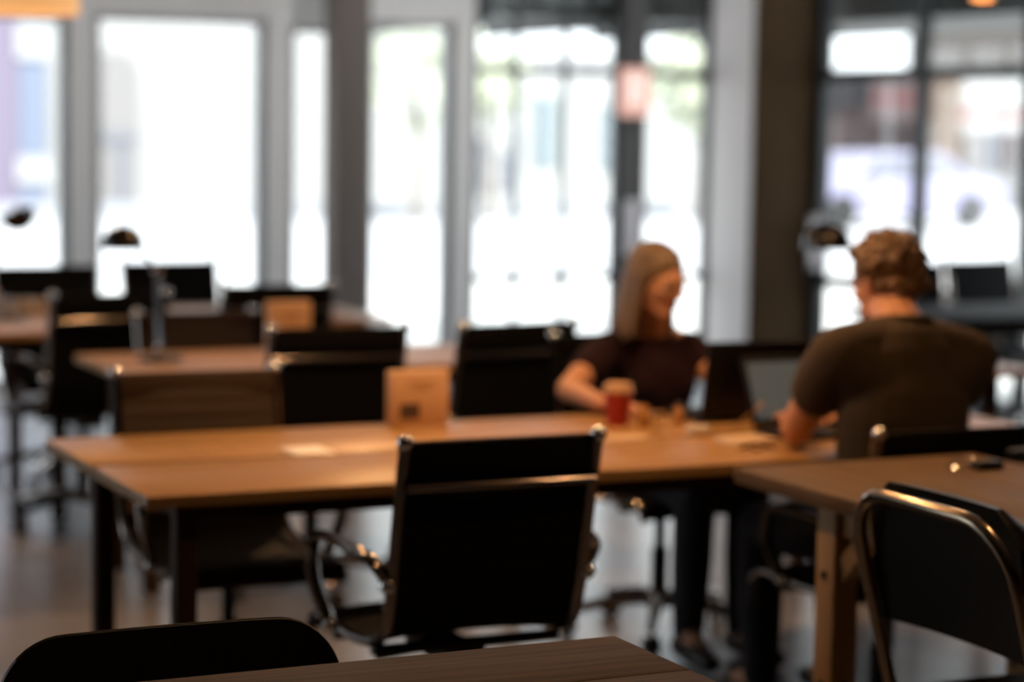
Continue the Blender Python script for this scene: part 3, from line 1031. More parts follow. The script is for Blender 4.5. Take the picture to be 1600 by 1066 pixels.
for i in range(ny):
    for j in range(nz):
        a = i * (nz + 1) + j
        b = a + nz + 1
        fs.append((a, a + 1, b + 1, b))
        fs.append((st_ + a, st_ + b, st_ + b + 1, st_ + a + 1))
for i in range(ny):
    for j in (0, nz):
        a = i * (nz + 1) + j
        b = a + nz + 1
        fs.append((a, b, st_ + b, st_ + a))
for j in range(nz):
    for i in (0, ny):
        a = i * (nz + 1) + j
        fs.append((a, a + 1, st_ + a + 1, st_ + a))
MB().add(vs, fs).build('back_pad', M['vinyl'], fc)
MB().box(0.12, 0.50, -hw + 0.03, hw - 0.03, 0.425, 0.47, 0.018).build('seat_pad', M['vinyl'], fc)
for s in (-1, 1):
    MB().tube([(0.40, s * (hw - 0.022), 0.43), (0.22, s * (hw - 0.022), 0.25), (0.02, s * (hw - 0.022), 0.0)], 0.011, 10).build('rear_leg', M['bronze'], fc)
MB().tube([(0.06, -hw + 0.02, 0.045), (0.06, hw - 0.02, 0.045)], 0.008).build('stretcher', M['bronze'], fc)
MB().tube([(fr_x(0.12), -hw, 0.12), (fr_x(0.12), hw, 0.12)], 0.008).build('stretcher', M['bronze'], fc)
for s in (-1, 1):
    q = MB().ell((fr_x(ztop - 0.27), s * (hw - 0.005), ztop - 0.27), 0.009)
    q.build('rivet', M['chrome'], fc)


# ------------------------------------------------------------------ small things on the tables
def laptop(loc, rz, label, lid_deg, w=0.34, d=0.23, screen=True, m='plastic'):
    t = thing('laptop', label, 'laptop', loc, rz, 'laptops on the long oak table')
    base = MB().box(-w / 2, w / 2, -d / 2, d / 2, 0.001, 0.018, 0.005).build('base', M[m], t)
    kb = MB().box(-w * 0.44, w * 0.44, -0.02, d * 0.42, 0.0182, 0.0190)
    kb.build('keyboard', M['plastic'], base)
    MB().box(-0.05, 0.05, -d * 0.45, -0.035, 0.0182, 0.0188).build('trackpad', M['steel'], base)
    q = MB()
    q.mx = Matrix.Translation((0, d / 2 - 0.004, 0.019)) @ Matrix.Rotation(-R(lid_deg), 4, 'X')
    q.box(-w / 2, w / 2, -0.004, 0.004, 0, d, 0.003)
    ld = q.build('lid', M[m], t)
    if screen:
        q = MB()
        q.mx = Matrix.Translation((0, d / 2 - 0.004, 0.019)) @ Matrix.Rotation(-R(lid_deg), 4, 'X')
        q.box(-w / 2 + 0.012, w / 2 - 0.012, -0.0052, -0.0042, 0.018, d - 0.020)
        q.build('display', M['screen'], ld, smooth=False)
    MB().tube([(-w * 0.35, d / 2 - 0.004, 0.018), (w * 0.35, d / 2 - 0.004, 0.018)], 0.005).build('hinge', M['steel'], t)
    return t


# man's laptop faces -Y, the woman's faces +Y
laptop((3.295, 5.02, TZ), R(2), 'open laptop with a lit grey screen in front of the man', 22, w=0.33, d=0.195)
laptop((3.262, 5.42, TZ), PI + R(0), 'open black laptop in front of the woman, seen from the back of its lid', 10, w=0.36, d=0.215)

cup = thing('paper_cup', 'red paper cup with a cream lid beside the woman', 'cup', tuple(at(965, 665, z=TZ)))
MB().lathe([(0.029, 0.001), (0.030, 0.004), (0.0385, 0.088), (0.0385, 0.092)], n=28).build('cup_body', M['red'], cup)
MB().lathe([(0.0385, 0.091), (0.0415, 0.092), (0.0415, 0.098), (0.0385, 0.100), (0.0375, 0.113), (0.034, 0.117), (0.030, 0.113)], n=28).build('lid', M['lid'], cup)


def kraft_card(px, py, w, h, rz, label, d=0.045, hole=True):
    p = at(px, py, z=TZ)
    t = thing('card_box', label, 'box', (p.x, p.y, TZ), rz, 'kraft card boxes on the tables')
    MB().box(-w / 2, w / 2, -d / 2, d / 2, 0.001, h, 0.003).build('box_body', M['kraft'], t)
    if hole:
        MB().box(-w * 0.36, -w * 0.02, -d / 2 - 0.0012, -d / 2 + 0.0005, 0.02, 0.062).build('print_picture', M['print'], t)
    for k, (a, b) in enumerate(((-0.22, 0.24), (-0.12, 0.16))):
        MB().box(w * a, w * b, -d / 2 - 0.001, -d / 2 + 0.0005, h * (0.76 - 0.09 * k), h * (0.79 - 0.09 * k)).build('print_line', M['fadeprint'], t)
    return t


kraft_card(652, 664, 0.168, 0.15, R(0), 'large kraft card box with a dark printed picture on the long oak table')
kraft_card(450, 556, 0.155, 0.19, R(2), 'smaller kraft card box on the far oak table behind the brown chair', hole=False)

pp_ = at(481, 707, z=TZ)
o = MB().box(-0.05, 0.05, -0.065, 0.065, 0.0005, 0.006, 0.001).build('note_card', M['paper'])
o.location = (pp_.x, pp_.y, TZ)
tag(o, 'small white card lying on the seam at the bare end of the long oak table', 'card')
pp_ = at(975, 686, z=TZ)
o = MB().box(-0.06, 0.06, -0.035, 0.035, 0.0005, 0.004, 0.001).build('napkin', M['cream'])
o.location = (pp_.x, pp_.y, TZ)
tag(o, 'folded cream napkin lying in front of the red cup', 'napkin')
pp_ = at(1165, 692, z=TZ)
nb = thing('notebook', 'tan notebook lying on the oak table by the man\'s elbow', 'notebook', (pp_.x, pp_.y, TZ), R(8))
MB().box(-0.07, 0.07, -0.05, 0.05, 0.0005, 0.003, 0.001).box(-0.07, 0.07, -0.05, 0.05, 0.011, 0.013, 0.001).build('cover', M['cream'], nb)
MB().box(-0.067, 0.067, -0.048, 0.048, 0.0032, 0.0108).build('pages', M['paper'], nb)


def jar(px, py, h, r, m, label, lid_m='alu'):
    p = at(px, py, z=TZ)
    t = thing('small_jar', label, 'jar', (p.x, p.y, TZ), 0, 'small jars beside the red cup')
    MB().lathe([(r * 0.92, 0.001), (r, 0.004), (r, h * 0.7), (r * 0.7, h * 0.8)], n=18).build('jar_body', M[m], t)
    MB().lathe([(r * 0.75, h * 0.8), (r * 0.75, h), (r * 0.6, h * 1.02)], n=18).build('lid', M[lid_m], t)


jar(1006, 668, 0.060, 0.018, 'gold', 'squat amber jar directly beside the red cup', 'gold')
jar(1028, 672, 0.045, 0.016, 'clear', 'small clear jar in the middle of the clutter by the cup')
jar(1060, 664, 0.062, 0.015, 'gold', 'slim amber jar nearest the black laptop')
# charger brick, phone and cables
p = at(1092, 680, z=TZ)
q = MB().box(-0.03, 0.03, -0.018, 0.018, 0.0005, 0.024, 0.005).build('power_adapter', M['wcable'])
q.location = (p.x, p.y, TZ)
tag(q, 'small pale power adapter lying among the cables on the oak table', 'adapter')


def cable(name, pts, r, m, label):
    o = MB().tube(curve_pts(pts, 8), r, 8).build(name, M[m])
    tag(o, label, 'cable')
    return o


a = at(1190, 585, Y=5.22)
b = at(1182, 640, Y=5.12)
c = at(1145, 668, z=TZ + 0.004)
d = at(1095, 676, z=TZ + 0.004)
cable('charging_cable', [(a.x, a.y, a.z), (a.x + 0.01, 5.18, (a.z + b.z) / 2), (b.x, b.y, b.z), (c.x, c.y, TZ + 0.006), (d.x + 0.02, d.y, TZ + 0.005)], 0.004, 'cable', 'tan charging cable looping down beside the lit laptop')
p = at(1185, 704, z=TZ)
pts = []
for k in range(26):
    a = 2 * PI * k / 9
    r = 0.035 + 0.012 * math.sin(k * 0.7)
    pts.append((p.x + r * math.cos(a) * 1.2, p.y + r * 0.7 * math.sin(a), TZ + 0.004 + 0.004 * (k % 3)))
cable('coiled_earphones', pts, 0.0025, 'plastic', 'dark earphone cord coiled beside the tan notebook')

# keys and glasses case on the work table
kp = at(1541, 733, z=0.79)
ks = thing('key_case', 'black key case with a metal ring lying on the brown work table', 'key case', (kp.x, kp.y, 0.79), R(2))
MB().box(-0.038, 0.038, -0.02, 0.02, 0.0005, 0.020, 0.007).build('case', M['plastic'], ks)
ring = [(-0.062 + 0.026 * math.cos(a), 0.012 + 0.026 * math.sin(a), 0.006 + 0.010 * (1 + math.cos(a))) for a in [2 * PI * k / 20 for k in range(20)]]
MB().tube(ring, 0.003, 6, closed=True).build('key_ring', M['chrome'], ks)
kp = at(1597, 716, z=0.79)
o = MB().box(-0.035, 0.035, -0.02, 0.02, 0.0005, 0.022, 0.006).build('phone', M['plastic'])
o.location = (kp.x, kp.y, 0.79)
tag(o, 'black phone lying at the far right corner of the brown work table', 'phone')

# boxes at the far left
p = at(45, 490, z=TZ)
t = thing('carton', 'small beige carton on the far left oak table', 'box', (p.x, p.y, TZ), R(5))
MB().box(-0.06, 0.06, -0.05, 0.05, 0.001, 0.06, 0.004).build('carton_body', M['cream'], t)
MB().box(-0.012, 0.012, -0.0515, 0.0515, 0.01, 0.0612).build('tape', M['paper'], t)
p = at(90, 485, z=TZ)
o = MB().box(-0.075, 0.075, -0.09, 0.09, 0.001, 0.035, 0.004).build('file_box', M['bluegrey'])
o.location = (p.x, p.y, TZ)
tag(o, 'flat blue-grey file box to the right of the beige carton', 'box')
p = at(8, 486, z=TZ)
o = MB().box(-0.06, 0.06, -0.08, 0.08, 0.001, 0.05, 0.004).build('file_box', M['bluegrey'])
o.location = (p.x, p.y, TZ)
tag(o, 'blue-grey file box to the left of the beige carton', 'box')


# ------------------------------------------------------------------ desk lamps
def desk_lamp(base, dome, elbow, label, arm_m='chrome', tilt=0, size=1.0):
    t = thing('desk_lamp', label, 'lamp', base, 0, 'desk lamps')
    b0 = V(base)
    D, E_ = V(dome) - b0, V(elbow) - b0
    MB().lathe([(0.075, 0.0005), (0.078, 0.006), (0.07, 0.016), (0.02, 0.022), (0.012, 0.045)], n=24).build('base', M['steel'], t)
    off = V((0, 0.012, 0))
    MB().tube([V((0, 0, 0.03)) + off, E_ + off], 0.008).tube([V((0, 0, 0.03)) - off, E_ - off], 0.008).build('lower_arm', M[arm_m], t)
    MB().tube([E_ + off * 0.6, D + V((0, 0, 0.05)) + off * 0.6], 0.005).tube([E_ - off * 0.6, D + V((0, 0, 0.05)) - off * 0.6], 0.005).build('upper_arm', M[arm_m], t)
    for p_ in (E_, V((0, 0, 0.04))):
        q = MB()
        q.mx = Matrix.Translation(p_) @ Matrix.Rotation(PI / 2, 4, 'X')
        q.lathe([(0.004, -0.022), (0.016, -0.022), (0.016, 0.022), (0.004, 0.022)], n=14)
        q.build('joint', M[arm_m], t)
    q = MB()
    prof = [(0.070, -0.028), (0.069, -0.006), (0.063, 0.016), (0.050, 0.034), (0.030, 0.045), (0.012, 0.050), (0.003, 0.051)]
    inner = [(0.003, 0.045), (0.028, 0.040), (0.046, 0.030), (0.059, 0.012), (0.065, -0.008), (0.0665, -0.028)]
    q.mx = Matrix.Translation(D) @ Matrix.Rotation(R(tilt), 4, 'Y') @ Matrix.Scale(size, 4)
    q.lathe(prof + inner, n=28, close=False)
    q.build('lamp_shade', M['gloss'], t)
    MB().ell(tuple(D + V((0, 0, 0.0))), 0.02).build('bulb', M['paper'], t)
    return t


bs = at(228, 556, z=TZ)
d1, e1 = at(192, 376, Y=7.3), at(246, 424, Y=7.3)
desk_lamp((bs.x, 7.3, TZ), d1, e1, 'chrome-armed desk lamp with a black domed shade on the far oak table')
d2 = at(30, 341, Y=8.95)
desk_lamp((d2.x - 0.05, 8.95, TZ), d2, (d2.x - 0.18, 8.95, 1.02), 'black desk lamp at the far left table, standing left of the beige carton', tilt=160)
d3 = at(1292, 374, Y=6.5)
desk_lamp((d3.x + 0.12, 6.5, TZ), d3, (d3.x + 0.25, 6.5, 1.06), 'black domed desk lamp standing behind the man\'s head', 'steel', size=1.2)


# ------------------------------------------------------------------ pendant lamps
def pendant(x, y, z, r, h, label, power, sr=0.05):
    t = thing('pendant_lamp', label, 'lamp', (x, y, z), 0, 'pendant lamps')
    MB().lathe([(r, 0), (r, h), (r - 0.006, h), (r - 0.006, 0)], n=40, close=False).build('lamp_shade', M['shade'], t)
    MB().tube([(0, 0, h * 0.6), (0, 0, 3.0 - z - 0.03)], 0.004).build('cord', M['plastic'], t)
    MB().lathe([(0.05, 3.0 - z - 0.03), (0.05, 3.0 - z)], n=20).build('ceiling_rose', M['plastic'], t)
    q = MB()
    for k in range(3):
        a = 2 * PI * k / 3
        q.tube([(0, 0, h * 0.75), (r * math.cos(a), r * math.sin(a), h * 0.75)], 0.003, 6)
    q.build('spider', M['plastic'], t)
    MB().ell((0, 0, h * 0.35), 0.03).build('bulb', M['bulb'], t)
    l = bpy.data.lights.new('pendant_light', 'SPOT')
    l.energy = power
    l.color = (1.0, 0.54, 0.24)
    l.shadow_soft_size = sr
    l.spot_size = R(150)
    l.spot_blend = 0.6
    lo = bpy.data.objects.new('pendant_light', l)
    COL.objects.link(lo)
    lo.parent = t
    lo.location = (0, 0, 0.02)
    return t


PW = 46
pendant(1.75, 5.15, 2.05, 0.20, 0.24, 'warm drum pendant lamp over the bare end of the long oak table', PW)
pendant(2.75, 5.15, 2.05, 0.20, 0.24, 'warm drum pendant lamp over the middle of the long oak table', PW)
pendant(3.7, 5.2, 2.08, 0.20, 0.24, 'warm drum pendant lamp over the laptops on the long oak table', PW * 0.6)
pendant(2.75, 7.15, 2.12, 0.20, 0.24, 'warm drum pendant lamp over the far oak table', PW)
pp_ = at(18, 22, Y=8.4)
pendant(pp_.x, 8.4, pp_.z + 0.005, 0.25, 0.24, 'warm orange drum pendant lamp at the upper left corner of the view', PW * 0.6)
pendant(4.5, 6.0, at(1535, 1, Y=6.0).z, 0.04, 0.12, 'small warm pendant lamp above the man, just at the top of the view', PW * 0.35)
pendant(2.9, 3.2, 2.15, 0.20, 0.24, 'warm drum pendant lamp over the brown work table', PW * 0.5)


# neutral spots added out of view to brighten the window wall
for k, (x, y) in enumerate(((2.6, 10.2), (4.6, 10.2), (6.6, 9.6))):
    t = thing('wall_fill_spot', 'added out-of-view spotlight brightening the window wall, above the %s' % ('far left table', 'slim column', 'corner pier')[k], 'spotlight', (x, y, 3.0))
    MB().lathe([(0.05, -0.015), (0.05, 0.0)], n=20).build('mount', M['plastic'], t)
    d = V((0.1, WY - y, -1.9)).normalized()
    q = MB()
    q.mx = Matrix.Translation((0, 0, -0.09)) @ d.to_track_quat('Z', 'Y').to_matrix().to_4x4()
    q.lathe([(0.001, -0.07), (0.045, -0.07), (0.05, 0.06), (0.046, 0.06), (0.040, -0.02), (0.001, -0.02)], n=24, close=False)
    q.build('can', M['plastic'], t)
    MB().tube([(0, 0, -0.012), (0, 0, -0.06)], 0.008).build('stem', M['plastic'], t)
    l = bpy.data.lights.new('wall_fill_light', 'SPOT')
    l.energy = 38
    l.color = (1.0, 0.96, 0.93)
    l.spot_size = R(100)
    l.spot_blend = 0.8
    l.shadow_soft_size = 0.04
    lo = bpy.data.objects.new('wall_fill_light', l)
    COL.objects.link(lo)
    lo.parent = t
    lo.location = V((0, 0, -0.09)) + d * 0.07
    lo.rotation_euler = d.to_track_quat('-Z', 'Y').to_euler()


# ------------------------------------------------------------------ people
def hand(mb, wrist, d, palm_n, thumb_side, s=1.0, curl=0.5):
    """palm and five fingers; d = pointing direction, palm_n = out of the palm, thumb_side = towards the thumb"""
    d, pn = V(d).normalized(), V(palm_n).normalized()
    pn = (pn - d * pn.dot(d)).normalized()
    th = V(thumb_side)
    th = (th - d * th.dot(d) - pn * th.dot(pn)).normalized()
    w = V(wrist)
    mb.cone(w, 0.026 * s, w + d * 0.02 * s, 0.027 * s, squash=(pn, 0.75))
    for k in range(4):
        o = th * (0.027 - 0.018 * k) * s
        mb.cone(w + d * 0.015 * s + o * 0.6, 0.013 * s, w + d * 0.085 * s + o, 0.0115 * s, squash=(pn, 0.95))
    lens = [(0.040, 0.024, 0.018), (0.044, 0.028, 0.019), (0.041, 0.026, 0.018), (0.032, 0.019, 0.016)]
    for k in range(4):
        o = th * (0.030 - 0.0200 * k) * s
        p = w + d * (0.086 - (0.006 if k in (0, 3) else 0)) * s + o
        dirn = (d + th * (0.10 - 0.07 * k)).normalized()
        ang = 0.25 + 0.1 * k
        r = 0.0088 * s
        for j, L in enumerate(lens[k]):
            dd = (dirn * math.cos(ang * curl * 1.2) + pn * math.sin(ang * curl * 1.2)).normalized()
            q = p + dd * L * s
            mb.cone(p, r, q, r * 0.92, n=10)
            p = q
            r *= 0.92
            ang += 0.75
    p = w + d * 0.02 * s + th * 0.022 * s + pn * 0.006 * s
    q = p + (d * 0.75 + th * 0.65 + pn * 0.25).normalized() * 0.040 * s
    r_ = q + (d * 0.92 + th * 0.25 + pn * 0.35).normalized() * 0.030 * s
    t_ = r_ + (d * 0.97 + pn * 0.45).normalized() * 0.022 * s
    mb.cone(p, 0.014 * s, q, 0.011 * s, n=10).cone(q, 0.011 * s, r_, 0.0098 * s, n=10).cone(r_, 0.0098 * s, t_, 0.0085 * s, n=10)


def head_prims(mb, c, rot, s=1.0, nose=1.0, jaw=1.0):
    """c = centre of head; local -Y is the face"""
    def P(x, y, z):
        return c + rot @ V((x * s, y * s, z * s))
    def E(p, r, ex=None):
        q = rot if ex is None else rot @ ex
        mb.ell(p, tuple(k * s for k in r), q.to_3x3() if hasattr(q, 'to_3x3') else q)
    E(P(0, 0.018, 0.030), (0.074, 0.092, 0.085))
    E(P(0, -0.020, -0.005), (0.064, 0.066, 0.085))
    E(P(0, -0.035, -0.062), (0.048 * jaw, 0.046, 0.040))
    mb.cone(P(0, -0.066, -0.090), 0.017 * s, P(0, -0.068, -0.082), 0.018 * s)
    mb.cone(P(0.038 * jaw, 0.0, -0.060), 0.020 * s, P(0.010, -0.062, -0.088), 0.018 * s)
    mb.cone(P(-0.038 * jaw, 0.0, -0.060), 0.020 * s, P(-0.010, -0.062, -0.088), 0.018 * s)
    # brow, nose, lips, cheeks, ears
    mb.cone(P(-0.032, -0.070, 0.022), 0.011 * s, P(0.032, -0.070, 0.022), 0.011 * s)
    mb.cone(P(0, -0.080, 0.014), 0.0075 * s, P(0, -0.098 * nose, -0.022), 0.0105 * s, n=12)
    E(P(0.010, -0.088, -0.026), (0.008, 0.009, 0.007))
    E(P(-0.010, -0.088, -0.026), (0.008, 0.009, 0.007))
    for q in (-1, 1):
        E(P(q * 0.034, -0.062, -0.018), (0.020, 0.018, 0.020))
        E(P(q * 0.074, 0.012, -0.004), (0.007, 0.018, 0.030))
        E(P(q * 0.079, 0.018, 0.006), (0.006, 0.012, 0.016))
    mb.cone(P(-0.018, -0.078, -0.050), 0.0058 * s, P(0.018, -0.078, -0.050), 0.0058 * s, n=10)
    mb.cone(P(-0.015, -0.077, -0.060), 0.0066 * s, P(0.015, -0.077, -0.060), 0.0066 * s, n=10)
    return P


def eyes_lips(parent, P, rot, s):
    for q in (-1, 1):
        e = MB().ell(P(q * 0.030, -0.071, 0.004), 0.0118 * s)
        eo = e.build('eye', M['eyewhite'], parent)
        MB().ell(P(q * 0.030, -0.0800, 0.003), 0.0052 * s).build('iris', M['iris'], eo)
        MB().tube([P(q * 0.014, -0.084, 0.026), P(q * 0.030, -0.086, 0.031), P(q * 0.046, -0.078, 0.027)], [0.0028 * s, 0.0036 * s, 0.002 * s], 6).build('eyebrow', M['hairm'], parent)
    MB().tube([P(-0.020, -0.0815, -0.052), P(-0.008, -0.0855, -0.0495), P(0, -0.086, -0.0510), P(0.008, -0.0855, -0.0495), P(0.020, -0.0815, -0.052)], 0.0032 * s, 6).tube([P(-0.018, -0.081, -0.0565), P(0, -0.0862, -0.0605), P(0.018, -0.081, -0.0565)], 0.0040 * s, 6).build('lips', M['lips'], parent)


def seated_legs(body, cloth, parent, o, fy, spread=0.10, knee_z=0.50, thigh=0.44, foot_y=0.42):
    """fy = +1 or -1: direction the person faces along Y"""
    for s in (-1, 1):
        hip = o + V((s * 0.085, 0, 0.545))
        knee = o + V((s * (spread + 0.02), fy * thigh, knee_z))
        ank = o + V((s * (spread + 0.02), fy * foot_y, 0.09))
        toe = ank + V((s * 0.02, fy * 0.15, -0.055))
        heel = ank + V((0, -fy * 0.03, -0.05))
        body.chain([(hip, 0.080), (knee, 0.052), (ank, 0.036), (toe, 0.028)])
        cloth.chain([(hip, 0.090), (hip.lerp(knee, 0.6), 0.075), (knee, 0.063), (knee.lerp(ank, 0.5), 0.060), (ank + V((0, 0, 0.01)), 0.048)])
        shoes = MB()
        shoes.chain([(heel + V((0, 0, 0.005)), 0.040), (toe + V((0, -fy * 0.04, 0.008)), 0.040), (toe + V((0, fy * 0.015, 0)), 0.032)], squash=((0, 0, 1), 0.9))
        shoes.melt('shoe', M['shoe'], parent, 0.007, 2)


# ---- the man, facing +Y (back to the camera)
mo = V((3.235, 4.60, 0.0))
man = thing('person', 'man with short golden-brown hair in an olive-brown T-shirt, seen from behind', 'person', mo)
bd, sh, tr, so = MB(), MB(), MB(), MB()
hc = at(1382, 444, Y=4.78) - mo
hrot = (Matrix.Rotation(PI, 3, 'Z') @ Matrix.Rotation(R(9), 3, 'Z')) @ Matrix.Rotation(R(14), 3, 'X')
lsh, rsh = V((-0.168, 0.01, 1.012)), V((0.200, -0.01, 0.995))
lel, rel = V((-0.175, 0.19, 0.800)), V((0.275, 0.20, 0.790))
lwr, rwr = V((-0.045, 0.40, 0.790)), V((0.170, 0.43, 0.790))
nk0, nk1 = V((0.02, 0.02, 1.06)), hc + V((0.0, -0.03, -0.05))
bd.cone(nk0, 0.062, nk1, 0.058)
bd.chain([(V((0, 0, 0.57)), 0.135), (V((0, -0.01, 0.72)), 0.128), (V((0, -0.005, 0.90)), 0.140), (V((0.01, 0.01, 1.0)), 0.105)], squash=((0, 1, 0), 0.72))
bd.chain([(lsh, 0.058), (lel, 0.043), (lwr, 0.029)])
bd.chain([(rsh, 0.058), (rel, 0.043), (rwr, 0.029)])
bd.cone(lsh, 0.055, nk0, 0.055).cone(rsh, 0.055, nk0, 0.055)
P = head_prims(bd, hc, hrot, 0.97, jaw=1.1)
hand(bd, lwr, (0.35, 0.9, -0.05), (0, 0, -1), (1, 0, 0), 1.0)
hand(bd, rwr, (-0.3, 0.9, -0.05), (0, 0, -1), (-1, 0, 0), 1.0)
seated_legs(bd, tr, man, V((0, 0, 0)), 1)
bd.melt('body', M['skin'], man, 0.0055, 3)
eyes_lips(man, P, hrot, 0.97)
# T-shirt
sh.chain([(V((0, 0.0, 0.56)), 0.165), (V((0, -0.015, 0.70)), 0.172), (V((0.005, -0.02, 0.85)), 0.180), (V((0.005, -0.01, 0.955)), 0.150)], n=20, squash=((0, 1, 0), 0.74))
for a, b, e in ((lsh, 1, lel), (rsh, 1, rel)):
    m_ = a.lerp(e, 0.50)
    sh.chain([(V((0.005, -0.01, 0.90)), 0.125), (a + V((0, 0, -0.012)), 0.078), (a.lerp(e, 0.35), 0.076), (m_, 0.070)], n=18)
    sh.cone(a + V((0, 0, 0.0)), 0.068, nk0 + V((0, -0.012, -0.030)), 0.080, n=18)
for z, y, w in ((0.80, -0.125, 0.10), (0.72, -0.12, 0.13), (0.66, -0.115, 0.12), (0.88, -0.12, 0.08)):    # folds across the back
    sh.tube(curve_pts([(-w, y + 0.02, z + 0.02), (0, y - 0.006, z - 0.01), (w, y + 0.02, z + 0.015)], 5), [0.002] + [0.011] * 9 + [0.002], 8)
sh.melt('t_shirt', M['tee'], man, 0.0065, 5)
col = [nk0 + V((0.070 * math.cos(a), 0.062 * math.sin(a) - 0.004, 0.022 + 0.016 * math.sin(-a))) for a in [2 * PI * k / 24 for k in range(24)]]
MB().tube(col, 0.008, 8, closed=True).build('collar', M['tee'], man)
tr.chain([(V((0, 0, 0.56)), 0.150), (V((0, 0, 0.64)), 0.140)], squash=((0, 1, 0), 0.85))
tr.melt('trousers', M['jeans'], man, 0.008, 3)
# hair: cap plus many short tufts
hr_ = MB()
PH = lambda x, y, z: hc + hrot @ V((x, y, z))
hr_.ell(PH(0, 0.024, 0.042), (0.086, 0.102, 0.086), hrot)
hr_.ell(PH(0, 0.052, -0.010), (0.070, 0.062, 0.060), hrot)
rnd = random.Random(3)
for _ in range(230):
    az = rnd.uniform(-PI, PI)
    el = rnd.uniform(-0.55, 1.5)
    dx, dy, dz = math.cos(el) * math.sin(az), math.cos(el) * math.cos(az), math.sin(el)
    if dy < -0.05 and dz < 0.55:
        continue
    if dz < -0.2 and dy < 0.35:
        continue
    p_ = V((dx * 0.085, 0.024 + dy * 0.101, 0.040 + dz * 0.085 - (0.03 if dz < -0.2 else 0)))
    t_ = V((dx * 0.3 + rnd.gauss(0, 0.45), -0.25 + rnd.gauss(0, 0.4), -0.75 + max(dz, 0) * 0.9)).normalized()
    hr_.cone(hc + hrot @ p_, 0.011, hc + hrot @ (p_ + V((dx, dy, dz)) * 0.003 + t_ * 0.020), 0.007, n=7)
hr_.melt('hair', M['hairm'], man, 0.0042, 3)

# ---- the woman, facing -Y (towards the camera side of the table)
wo = V((3.29, 5.98, 0.0))
wom = thing('person', 'woman with shoulder-length dark blonde hair in a dark maroon top, seated behind the red cup', 'person', wo)
bd, sh, tr, so = MB(), MB(), MB(), MB()
hc = at(1029, 440, Y=5.86) - wo
hrot = Matrix.Rotation(R(17), 3, 'Z') @ Matrix.Rotation(R(14), 3, 'X')
rsh, lsh = V((-0.155, 0.0, 0.885)), V((0.128, 0.0, 0.880))
rel = at(888, 622, Y=5.78) - wo
rel.z = 0.790
rwr = at(938, 640, Y=5.56) - wo
rwr.z = 0.778
lel, lwr = V((0.150, -0.16, 0.785)), V((0.045, -0.36, 0.785))
nk0, nk1 = V((0.0, -0.015, 0.925)), hc + V((-0.01, 0.03, -0.055))
bd.cone(nk0, 0.050, nk1, 0.046)
bd.chain([(V((0, 0.02, 0.56)), 0.120), (V((0, 0.015, 0.68)), 0.100), (V((0, 0, 0.80)), 0.112), (V((0, 0, 0.87)), 0.085)], squash=((0, 1, 0), 0.75))
bd.chain([(rsh, 0.045), (rel, 0.036), (rwr, 0.024)])
bd.chain([(lsh, 0.045), (lel, 0.036), (lwr, 0.024)])
bd.cone(lsh, 0.042, nk0, 0.042).cone(rsh, 0.042, nk0, 0.042)
P = head_prims(bd, hc, hrot, 0.96, jaw=0.92)
hand(bd, rwr, (0.55, -0.75, -0.02), (0, 0, -1), (1, 0.2, 0), 0.9)
hand(bd, lwr, (-0.3, -0.9, -0.02), (0, 0, -1), (-1, 0, 0), 0.9)
seated_legs(bd, tr, wom, V((0, 0, 0)), -1, spread=0.07)
bd.melt('body', M['skin2'], wom, 0.0055, 3)
eyes_lips(wom, P, hrot, 0.96)
sh.chain([(V((0, 0.02, 0.55)), 0.150), (V((0, 0.015, 0.66)), 0.128), (V((0, -0.008, 0.78)), 0.140), (V((0, -0.004, 0.845)), 0.112)], n=20, squash=((0, 1, 0), 0.78))
for s in (-1, 1):
    sh.ell((s * 0.058, -0.060, 0.775), (0.060, 0.055, 0.062))
for a, e in ((lsh, lel), (rsh, rel)):
    m_ = a.lerp(e, 0.55 if e is rel else 0.42)
    sh.chain([(V((0, 0, 0.80)), 0.095), (a + V((0, 0, -0.008)), 0.060), (a.lerp(e, 0.3), 0.058), (m_, 0.054)], n=18)
    sh.cone(a, 0.052, nk0 + V((0, 0.0, -0.040)), 0.056, n=16)
sh.melt('top', M['maroon'], wom, 0.0065, 5)
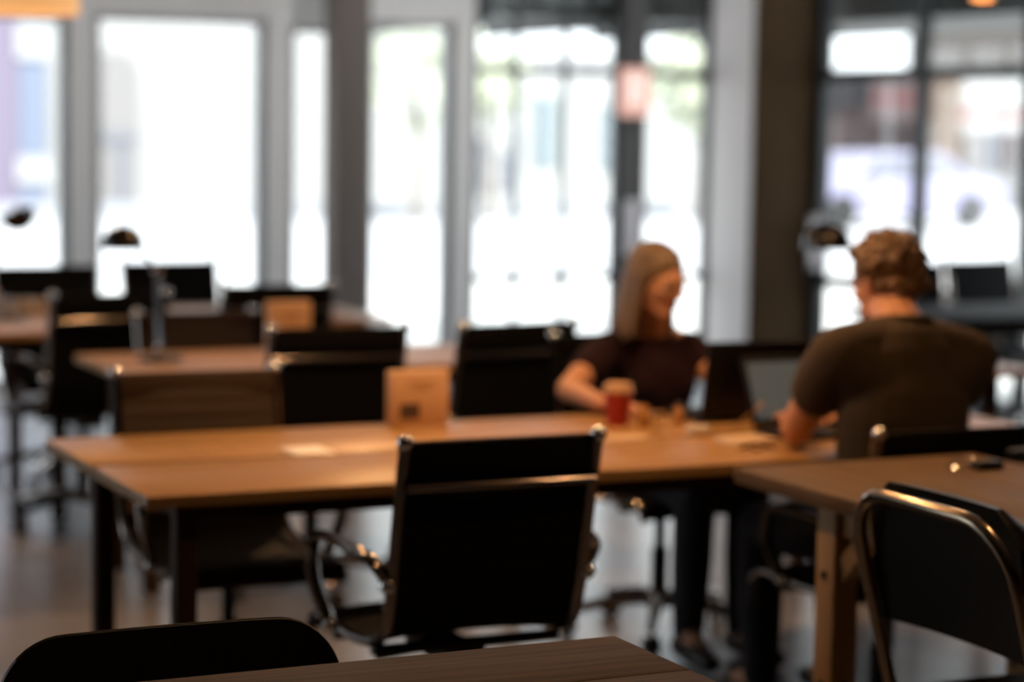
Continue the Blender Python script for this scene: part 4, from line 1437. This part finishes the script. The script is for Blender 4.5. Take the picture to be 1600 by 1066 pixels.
col = [nk0 + V((0.074 * math.cos(a), 0.052 * math.sin(a), -0.008 + 0.014 * math.sin(a))) for a in [2 * PI * k / 24 for k in range(24)]]
MB().tube(col, 0.006, 8, closed=True).build('neckline', M['maroon'], wom)
tr.chain([(V((0, 0.01, 0.56)), 0.135), (V((0, 0.01, 0.62)), 0.125)], squash=((0, 1, 0), 0.85))
tr.melt('trousers', M['jeans'], wom, 0.008, 3)
hr_ = MB()
PH = lambda x, y, z: hc + hrot @ V((x, y, z))
hr_.ell(PH(0, 0.026, 0.040), (0.080, 0.094, 0.080), hrot)
hr_.ell(PH(0, 0.055, -0.02), (0.070, 0.050, 0.075), hrot)
rnd = random.Random(5)
for k in range(120):
    a = R(rnd.uniform(-28, 208))          # round the back of the head; face side left open
    x, y = 0.077 * math.cos(a), 0.022 + 0.088 * math.sin(a)
    top = PH(x * 0.75, 0.02 + (y - 0.02) * 0.75, 0.085)
    mid_ = PH(x * 1.02, y, 0.01 + rnd.uniform(-0.01, 0.01))
    lowp = PH(x * 1.05, y + 0.01, -0.09 + rnd.uniform(-0.02, 0.02))
    end = lowp + V((rnd.gauss(0, 0.006) + 0.1 * (lowp.x - hc.x), rnd.gauss(0, 0.006) + 0.012, -0.075 + rnd.uniform(-0.02, 0.02)))
    hr_.chain([(top, 0.011), (mid_, 0.011), (lowp, 0.010), (end, 0.005)], n=7)
hr_.melt('hair', M['hairw'], wom, 0.0045, 1)
gl = MB()
for q in (-1, 1):
    ring = [P(q * 0.031 + 0.023 * math.cos(a), -0.094 + 0.004 * abs(math.cos(a)), 0.002 + 0.017 * math.sin(a)) for a in [2 * PI * k / 18 for k in range(18)]]
    gl.tube(ring, 0.0016, 6, closed=True)
    gl.tube([P(q * 0.054, -0.090, 0.006), P(q * 0.076, -0.05, 0.008), P(q * 0.080, 0.015, 0.010)], 0.0015, 6)
gl.tube([P(-0.008, -0.096, 0.005), P(0, -0.098, 0.008), P(0.008, -0.096, 0.005)], 0.0015, 6)
gl.build('glasses', M['plastic'], wom)
